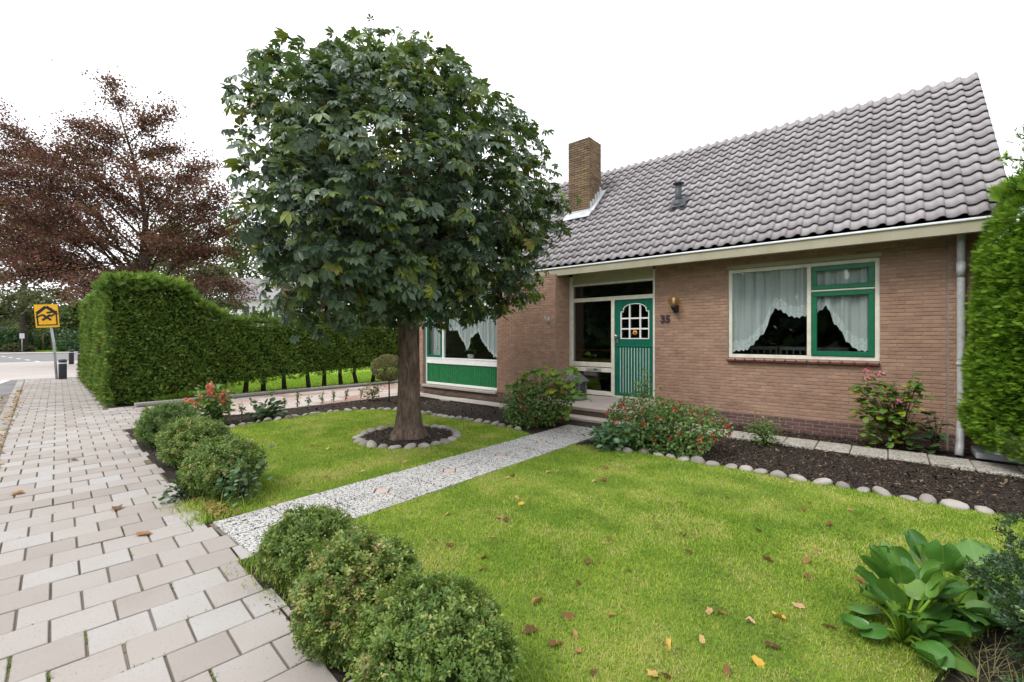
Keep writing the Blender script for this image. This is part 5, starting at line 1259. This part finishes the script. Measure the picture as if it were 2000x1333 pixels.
# ------------------------------------------------------------------ FLOWERING SHRUBS
def flowers(P, size, mat, name='flowers'):
    n = len(P); m = 5; idx = np.repeat(np.arange(n), m)
    D = unit(rdir(n * m) * .9 + np.array((0, 0, -.35))); V, F, r = scatter(*LEAF2, P[idx], frames(D, rdir(n * m)), size * rng.uniform(.7, 1.2, n * m)); return mesh_np(name, V, F, mat, r)
def stems_to(c, tips, r=.008, mat='bark'):
    m = MB(); c = np.array(c)
    for t_ in tips: t_ = np.array(t_); m.tube([c + rng.normal(0, .03, 3) * (1, 1, 0), (c + t_) / 2 + np.array((0, 0, .12 * abs(t_[2]))), t_], [r, r * .8, r * .4], 5)
    return m.mesh('stem', mat)
def shrub(name, label, c, rad, nl, size, mat, seed, fl=None, tips=8, tmpl=OVAL, zc=.9, amp=.3, depth=.6):
    t = thing(name, label, 'shrub', (c[0], c[1], 0)); rad = np.array(rad); C = np.array((c[0], c[1], rad[2] * zc))
    Pp, N, rr = lumpy(nl, rad, 24, amp, 10, seed, depth, -.9); P = Pp + C; P[:, 2] = np.maximum(P[:, 2], .03 + .05 * rng.random(len(P))); n = len(P)
    V, F, r = scatter(*tmpl, P, frames(unit(N * .6 + rdir(n) * .8 + np.array((0, 0, -.1))), unit(np.array((0, 0, .9)) + N * .4 + .5 * rdir(n))), size * rng.uniform(.6, 1.25, n))
    tag(obj('foliage', mesh_np('foliage', V, F, mat, r), t), kind='stuff')
    Pt = (lumpy(tips * 3, rad, 24, amp, 10, seed, .3, -.1)[0] + C)[:tips]; obj('stem', stems_to((c[0], c[1], 0), Pt), t)
    if fl:
        nf, fs, fmat = fl; Pf = lumpy(nf * 2, rad * 1.03, 24, amp, 10, seed, .12, -.7)[0] + C; Pf = Pf[Pf[:, 2] > .04]; Pf = Pf[np.argsort(np.linalg.norm(Pf - CAMP, axis=1))[:nf]]
        tag(obj('flowers', flowers(Pf, fs, fmat), t), kind='stuff')
    return t
shrub('fuchsia', 'fuchsia with red flowers spilling over stones right of the doorstep', (-2.5, 6.36), (.7, .42, .34), 5200, .048, 'shrub_leaf', 21, (60, .045, 'red_flower'), 14, amp=.5)
m_ = thing('fuchsia_shoot', 'single tall fuchsia sprig standing in front of the green door', 'shrub', (-2.85, 6.4, 0))
tp = PY(1258, 757, 6.5); obj('stem', stems_to((-2.85, 6.4, .3), [tp, tp + (.1, .02, -.15)], .006), m_)
P = tp + rng.normal(0, 1, (110, 3)) * (.07, .05, .12); obj('foliage', leaves_at(P, rdir(110), .05, 'shrub_leaf'), m_); tag(obj('flowers', flowers(P[:7] + (0, 0, -.06), .035, 'red_flower'), m_), kind='stuff')
shrub('fuchsia', 'fuchsia with orange red flowers left of the path by the doorstep', (-4.92, 6.5), (.62, .45, .4), 4200, .055, 'shrub_leaf', 22, (30, .045, 'red_flower'), 12, amp=.5)
# large-leaved hydrangea behind it
HL = [big_leaf(1, .72, -.15, .25, .1, 'leaf', 'hydrangea_leaf', 4, 5, .02), big_leaf(1, .66, .1, .12, .15, 'leaf', 'hydrangea_leaf', 4, 5, .02), big_leaf(1, .75, -.1, .45, .0, 'leaf', 'hydrangea_leaf', 4, 5, .02)]
DLF = [big_leaf(1, .66, .1, .2, .1, 'leaf', 'dark_leaf', 4, 5, .02)]
def leafy(name, label, c, pts, size, meshes, heads=(), stem_r=.007, headmat='pink_flower', hs=.07, cat='shrub'):
    t = thing(name, label, cat, (c[0], c[1], 0)); tipsx = []
    for p, k in pts:
        p = np.array(p); tipsx.append(p)
        for i in range(k):
            a = random.uniform(0, 6.28); q = p + np.array((0, 0, -random.random() * .18)) + rng.normal(0, .025, 3); el = random.uniform(-.45, .4)
            d = np.array((math.cos(a) * math.cos(el), math.sin(a) * math.cos(el), math.sin(el))); fr = frames(d[None], (np.array((0, 0, 1)) + .35 * rdir(1)[0])[None])[0]
            obj('leaf', random.choice(meshes), t, q, Matrix(fr.T.tolist()).to_euler(), size * random.uniform(.65, 1.2))
    obj('stem', stems_to((c[0], c[1], 0), tipsx, stem_r), t)
    for h in heads:
        h = np.array(h); n = 70; D = rdir(n); D[:, 2] = np.abs(D[:, 2]) * 1.0 - .25 * rng.random(n)
        V, F, r = scatter(*OVAL, h + D * hs * (.8, .8, .6), frames(unit(np.cross(D, rdir(n))), unit(D)), np.full(n, hs * .5)); obj('flower_head', mesh_np('flower_head', V, F, headmat, r), t)
    return t
pp = [(PY(px, py, 6.45 + random.uniform(-.2, .3)), 8) for px, py in ((1005, 745), (1020, 730), (1040, 718), (1060, 708), (1080, 720), (1095, 728), (1112, 715), (1125, 728), (1118, 750), (1130, 765), (1100, 765), (1085, 745), (1060, 740), (1040, 750), (1105, 790))]
leafy('hydrangea', 'large-leaved pale green shrub rising behind the left fuchsia by the lantern', (-5.0, 6.75), pp, .175, HL)
pt = [(PY(1640 + .1575 * a, 690 + .1575 * c, 8.35 + random.uniform(-.2, .12)), k) for a, c, k in ((240, 330, 5), (340, 300, 4), (290, 450, 6), (420, 420, 5), (540, 370, 7), (700, 360, 6), (800, 380, 6), (950, 310, 6), (990, 380, 5), (900, 500, 7), (820, 560, 6), (640, 560, 5), (480, 520, 7), (370, 560, 6), (300, 640, 6), (430, 720, 7), (560, 680, 7), (680, 720, 7), (760, 800, 6), (540, 800, 7), (360, 820, 5), (430, 960, 6), (620, 950, 5), (820, 900, 6), (900, 800, 5), (700, 640, 5))]
hd = [PY(1640 + .1575 * a, 690 + .1575 * c, 8.12) for a, c in ((345, 225), (510, 265), (345, 320), (640, 445), (605, 570), (715, 600))]
leafy('hydrangea', 'hydrangea with faded pink flower heads under the picture window', (.12, 8.42), [(np.array(p) + (random.gauss(0, .04), random.gauss(-.04, .06), random.gauss(0, .04)), k) for _ in range(3) for p, k in pt], .105, HL, hd, .005)
pt = [(PY(1640 + .1575 * a, 690 + .1575 * c, 8.3), k) for a, c, k in ((1080, 780, 5), (1180, 720, 5), (1210, 830, 6), (1290, 780, 4), (1160, 930, 6), (1260, 960, 6), (1060, 900, 5), (1120, 1080, 6), (930, 1080, 5), (1130, 1200, 5), (960, 1180, 5), (1200, 1160, 5))]
leafy('dark_shrub', 'low dark green leafy shrub in the corner beside the downpipe', (.5, 8.4), pt, .12, DLF)
small_plant('ground_cover_plant', 'pale grey green leafy plant at the stone edge beside the path end', 'plant', (-3.06, 5.76, 0), .3, .33, .105, 300, 'grey_leaf', OVAL, stems=10)
small_plant('bed_plant', 'low feathery green plant in the middle of the right bed', 'plant', (-1.38, 7.5, 0), .34, .34, .055, 520, 'shrub_leaf', LEAF2, stems=12)
small_plant('bed_plant', 'dark leafy clump behind the stones of the left bed', 'plant', (-9.3, 3.55, 0), .3, .3, .14, 150, 'dark_leaf', OVAL, stems=8)
t = small_plant('variegated_shrub', 'small variegated shrub near the ball-headed shrub', 'shrub', tuple(G(728, 782)), .34, .25, .07, 220, 'dry_leaf_green', OVAL, stems=8)
# dahlia with coral flowers
t = small_plant('dahlia', 'dahlia plant with coral red flowers behind the box bushes', 'plant', (-9.35, 2.75, 0), .66, .38, .1, 560, 'shrub_leaf', OVAL, stems=12)
P = np.array([DP(px, py, 8.05) for px, py in ((409, 755), (412, 766), (436, 769), (395, 780), (402, 785), (360, 787), (372, 783), (437, 784), (383, 790), (392, 776), (418, 775), (400, 797))])
tag(obj('flowers', flowers(np.repeat(P, 7, 0) + rng.normal(0, .028, (84, 3)), .06, 'coral_flower'), t), kind='stuff')
# row of young hedge plants between driveway and bed
for i, px in enumerate((443, 468, 552, 576, 597, 625, 646, 670, 700)):
    p = G(px, 812 - (px - 445) * .135); small_plant('young_hedge_plant', 'young box plant in the row beside the driveway, %s from the street' % nth(i), 'plant', (p[0] + .12, p[1], 0), .26 if i % 3 else .38, .07, .05, 60, 'weed' if i % 2 else 'shrub_leaf', OVAL, 'young plants along the driveway', stems=3)
# ball-headed standard
t = thing('ball_headed_shrub', 'straw coloured ball-headed shrub on thin stem behind the chestnut trunk', 'shrub', (-9.39, 6.48, 0)); c = np.array((-9.45, 6.5, .83))
Pp, N, rr = lumpy(4200, (.37, .37, .3), 20, .1, 12, 9, .35, -1); V, F, r = scatter(*LEAF2, Pp + c, frames(unit(N + .7 * rdir(len(Pp))), rdir(len(Pp))), .045 * rng.uniform(.7, 1.3, len(Pp))); tag(obj('crown', mesh_np('crown', V, F, 'dry_leaf_green', r), t), kind='stuff')
obj('stem', MB().tube([(-9.39, 6.48, 0), (-9.42, 6.5, .35), (-9.45, 6.5, .8)], [.02, .017, .012], 7).mesh('stem', 'bark'), t)
# weeds left of the path
t = small_plant('weed_clump', 'clump of round blue green weeds between dark box bush and path', 'plant', (-4.85, 1.66, 0), .34, .24, .06, 190, 'grey_leaf', OVAL, stems=10)
P = np.array((-4.9, 1.6, 0)) + rng.normal(0, 1, (150, 3)) * (.22, .12, 0); V, F, r = blades(P, rng.uniform(.12, .3, 150), rng.uniform(.006, .01, 150), 1.4); tag(obj('long_grass_tuft', mesh_np('long_grass_tuft', V, F, 'weed', r)), 'tuft of long arching grass among the blue green weeds', 'grass', kind='stuff')
small_plant('weed_clump', 'small green weeds at the pavement edge under the dark box bush', 'plant', (-5.35, 1.3, 0), .12, .22, .06, 110, 'dark_leaf', OVAL, stems=8)

# ------------------------------------------------------------------ STREET THINGS, LANTERN, POTS
sb = np.array((-23.96, 1.87, 0)); stp = DP(92, 596, 16.85); sg = thing('yellow_sign', 'leaning yellow sign with black house outline on grey post at the crossing', 'sign', sb)
obj('post', MB().tube([sb, sb + (stp - sb) * .5 + (0, .05, 0), stp], .038, 10).mesh('post', 'galvanised'), sg)
toc = unit((np.array((0, 0, 2.3)) - stp)[None])[0] * (1, 1, 0); toc = unit(toc[None])[0]; upv = unit((stp - sb)[None])[0] ; upv = unit((upv * .8 + np.array((0, 0, .2)))[None])[0]; rtv = unit(np.cross(upv, toc)[None])[0]
ctr = (DP(73, 598, 16.8) + DP(110, 637, 16.8)) / 2 + toc * .05
def plate(poly, d0, d1):
    n = len(poly); V = [tuple(ctr + rtv * a + upv * c + toc * d) for d in (d0, d1) for a, c in poly]
    return MB().add(V, [tuple(range(n))[::-1], tuple(range(n, 2 * n))] + [(i, (i + 1) % n, n + (i + 1) % n, n + i) for i in range(n)])
def seg(a, c, w_): a, c = np.array(a), np.array(c); d = unit((c - a)[None])[0]; q = np.array((-d[1], d[0])) * w_ / 2; return [tuple(a - q), tuple(c - q), tuple(c + q), tuple(a + q)]
pl_ = obj('plate', plate([(-.31, -.43), (.31, -.43), (.31, .43), (-.31, .43)], -.012, .012).mesh('plate', 'sign_yellow'), sg)
mk = MB(); dd_ = .013
def addp(poly, d=.0):
    m = plate(poly, dd_ + d, dd_ + d + .002); mk.add(m.v, m.f)
for k, (a, c, w_) in enumerate((((-.25, .1), (0, .35), .1), ((0, .35), (.25, .1), .1), ((-.25, .15), (-.25, -.34), .04), ((.25, .15), (.25, -.34), .04), ((-.27, -.34), (.27, -.34), .035), ((-.13, -.16), (.1, .04), .07), ((.1, -.16), (-.1, .04), .07), ((-.28, -.05), (-.1, .06), .05), ((.0, .12), (.28, .16), .06), ((.12, .28), (.28, .05), .05), ((.1, -.02), (.25, .1), .05))): addp(seg(a, c, w_), k * .0021)
obj('house_pictogram', mk.mesh('house_pictogram', 'sign_black'), pl_)
for lab, p, h in (('black bollard with pale band beside the yellow sign post', (-23.84, 2.02), .76), ('black bollard farther back across the raised crossing', (-36.5, 3.45), .85), ('black bollard half hidden behind the tall hedge corner', (-33.3, 3.5), .85)):
    t = thing('bollard', lab, 'bollard', (p[0], p[1], 0), 'bollards at the crossing')
    obj('post', MB().lathe([(.115, 0), (.115, h - .1), (.12, h - .09), (.12, h - .02), (.06, h)], (p[0], p[1], -.01), 16).mesh('post', 'vent_grey'), t)
    obj('band', MB().lathe([(.1175, h - .17), (.1175, h - .13)], (p[0], p[1], -.01), 16).mesh('band', 'house_white'), t)
lp = np.array((-4.93, 7.95, .3)); t = thing('lantern', 'dark grey garden lantern standing on the doorstep behind the shrub', 'lantern', lp)
obj('base', MB().box(lp[0] - .17, lp[0] + .17, lp[1] - .17, lp[1] + .17, .3, .35, .01).mesh('base', 'pot_grey'), t)
for sx in (-1, 1):
    for sy in (-1, 1): obj('corner_post', MB().box(lp[0] + sx * .13 - .018, lp[0] + sx * .13 + .018, lp[1] + sy * .13 - .018, lp[1] + sy * .13 + .018, .35, .68).mesh('corner_post', 'pot_grey'), t)
obj('glazing', MB().box(lp[0] - .12, lp[0] + .12, lp[1] - .12, lp[1] + .12, .351, .679).mesh('glazing', 'vent_grey'), t)
obj('roof', MB().add([(lp[0] + a * q, lp[1] + c * q, z) for q, z in ((.19, .68), (.17, .71), (.06, .84), (.05, .87)) for a, c in ((-1, -1), (1, -1), (1, 1), (-1, 1))], [(i * 4 + j, i * 4 + (j + 1) % 4, i * 4 + 4 + (j + 1) % 4, i * 4 + 4 + j) for i in range(3) for j in range(4)] + [(0, 1, 2, 3), (12, 13, 14, 15)]).mesh('roof', 'pot_grey'), t)
p = (-5.35, 7.75); t = thing('black_pot', 'black flower pot on the doorstep left of the lantern', 'pot', (p[0], p[1], .3)); obj('body', MB().lathe([(.09, 0), (.14, .22), (.15, .22), (.15, .26), (.12, .26), (.11, .2)], (p[0], p[1], .3), 18).mesh('body', 'black_metal'), t); obj('potting_soil', MB().lathe([(.01, .2), (.11, .215)], (p[0], p[1], .3), 18).mesh('potting_soil', 'soil'), t)

# ------------------------------------------------------------------ FALLEN LEAVES
def oak_leaf(seed):
    rs = random.Random(seed); n = 18; w_ = rs.uniform(.4, .62); cu = rs.uniform(.5, 1.6); tw = rs.uniform(-.5, .5); V = [(0, 0, .02)]
    for i in range(n):
        a = 2 * math.pi * i / n; r = .5 * (1 + .22 * math.sin(5 * a + rs.random()) * rs.random() + rs.uniform(-.16, .14)); x, y = r * math.cos(a) * w_ * 1.5, r * math.sin(a) * 1.15
        V.append((x * (1 - .3 * min(1, cu * abs(x))), y, cu * x * x + tw * x * y + .25 * y * y * (1 if seed % 2 else -.2) + .05 * rs.random()))
    return mesh_np('fallen_leaf', V, [(0, i + 1, (i + 1) % n + 1) for i in range(n)], 'fallen')
FM = [oak_leaf(s) for s in range(12)]
LR = [(988, 1020), (975, 1015), (1190, 1057), (1180, 1066), (1292, 1037), (1335, 1050), (1130, 1143), (1110, 1210), (1160, 1320), (1035, 1238), (1085, 1265), (1420, 1318), (1510, 1268), (1595, 1077), (1570, 1000), (1660, 1000), (1725, 1018), (1680, 1140), (1580, 985), (1345, 1083), (1150, 1103), (1172, 1101), (1195, 1206), (1385, 1200), (1410, 1203), (1465, 1220), (1520, 1212), (1575, 1130), (1575, 1102), (990, 937), (1000, 934), (1010, 975), (1035, 978), (1018, 990), (875, 1008), (880, 1070), (960, 1055), (1070, 925), (1090, 924), (1160, 943), (1180, 942), (940, 1118), (1302, 1265), (1370, 1256), (1275, 1327), (1300, 1330), (1122, 1245), (1130, 1278), (1183, 918), (1270, 960), (1420, 975), (1480, 1040), (1500, 1100), (1620, 1030), (945, 1093), (1050, 1180), (1230, 1120), (1560, 1190), (1480, 1300), (1620, 1230), (850, 1060), (1545, 945), (1330, 985)]
LL = [(608, 872), (630, 880), (640, 879), (665, 880), (723, 880), (555, 900), (637, 935), (583, 947), (600, 960), (480, 838), (565, 838), (605, 838), (620, 850), (693, 907), (708, 924), (790, 905), (914, 848), (940, 857), (880, 862)]
LP = [(280, 1045, 'pavement'), (228, 995, 'pavement'), (35, 966, 'pavement'), (145, 900, 'pavement')]
for grp, pts in (('right lawn', LR), ('left lawn', LL)):
    for i, (px, py) in enumerate(sorted(pts, key=lambda q: -q[1])):
        p = G(px, py); tag(obj('fallen_leaf', random.choice(FM), None, (p[0], p[1], .015), (random.gauss(0, .35), random.gauss(0, .35), random.uniform(0, 6.28)), random.uniform(.04, .078)), 'dry curled autumn leaf on the %s, %s counted from the bottom of the picture' % (grp, nth(i)), 'leaf', 'fallen leaves on the ' + grp)
for i, (px, py, q) in enumerate(LP):
    p = G(px, py); tag(obj('fallen_leaf', random.choice(FM), None, (p[0], p[1], .004), (0, 0, random.uniform(0, 6.28)), random.uniform(.07, .11)), 'dry yellow autumn leaf on the pavement, %s nearest to the camera' % nth(i), 'leaf', 'fallen leaves on the pavement')
n = 420; s_ = rng.uniform(3.5, 15.5, n); t_ = np.where(rng.random(n) < .45, -1.41 + .035 * rng.normal(size=n), -1.66 + .06 * rng.normal(size=n)); P = np.array([S(a, c, (.004 if c > -1.56 else -.095) + .025 * random.random()) for a, c in zip(s_, t_)])
V, F, r = scatter(*OVAL, P, frames(np.column_stack([rng.normal(size=(n, 2)), .3 * rng.normal(size=n)]), unit(np.array((0, 0, 1.)) + .4 * rdir(n))), rng.uniform(.04, .09, n)); tag(obj('gutter_leaves', mesh_np('gutter_leaves', V, F, 'kerb_leaf', r)), 'drift of yellow and brown leaves along the kerb', 'leaves', kind='stuff')
n = 160; P = np.column_stack([rng.normal(-4.75, .25, n), rng.normal(1.42, .06, n), .005 + .02 * rng.random(n)])
V, F, r = scatter(*OVAL, P, frames(np.column_stack([rng.normal(size=(n, 2)), .3 * rng.normal(size=n)]), unit(np.array((0, 0, 1.)) + .5 * rdir(n))), rng.uniform(.02, .05, n)); tag(obj('leaf_litter', mesh_np('leaf_litter', V, F, 'kerb_leaf', r)), 'orange leaf litter at the left corner of the path', 'leaves', kind='stuff')
# trees across the street behind the viewpoint: seen only as dark reflections in the panes
n = 9000; x = rng.uniform(-38, 16, n); z = 8.5 * rng.random(n) * (.75 + .25 * np.sin(x * .9)); y = -15 + 1.5 * rng.normal(size=n)
V, F, r = scatter(*LEAF2, np.column_stack([x, y, z]), frames(rdir(n), rdir(n)), rng.uniform(.9, 1.7, n)); tag(obj('opposite_wood', mesh_np('opposite_wood', V, F, 'dark_leaf', r)), 'belt of dark trees across the street mirrored in the windows', 'trees', kind='stuff')
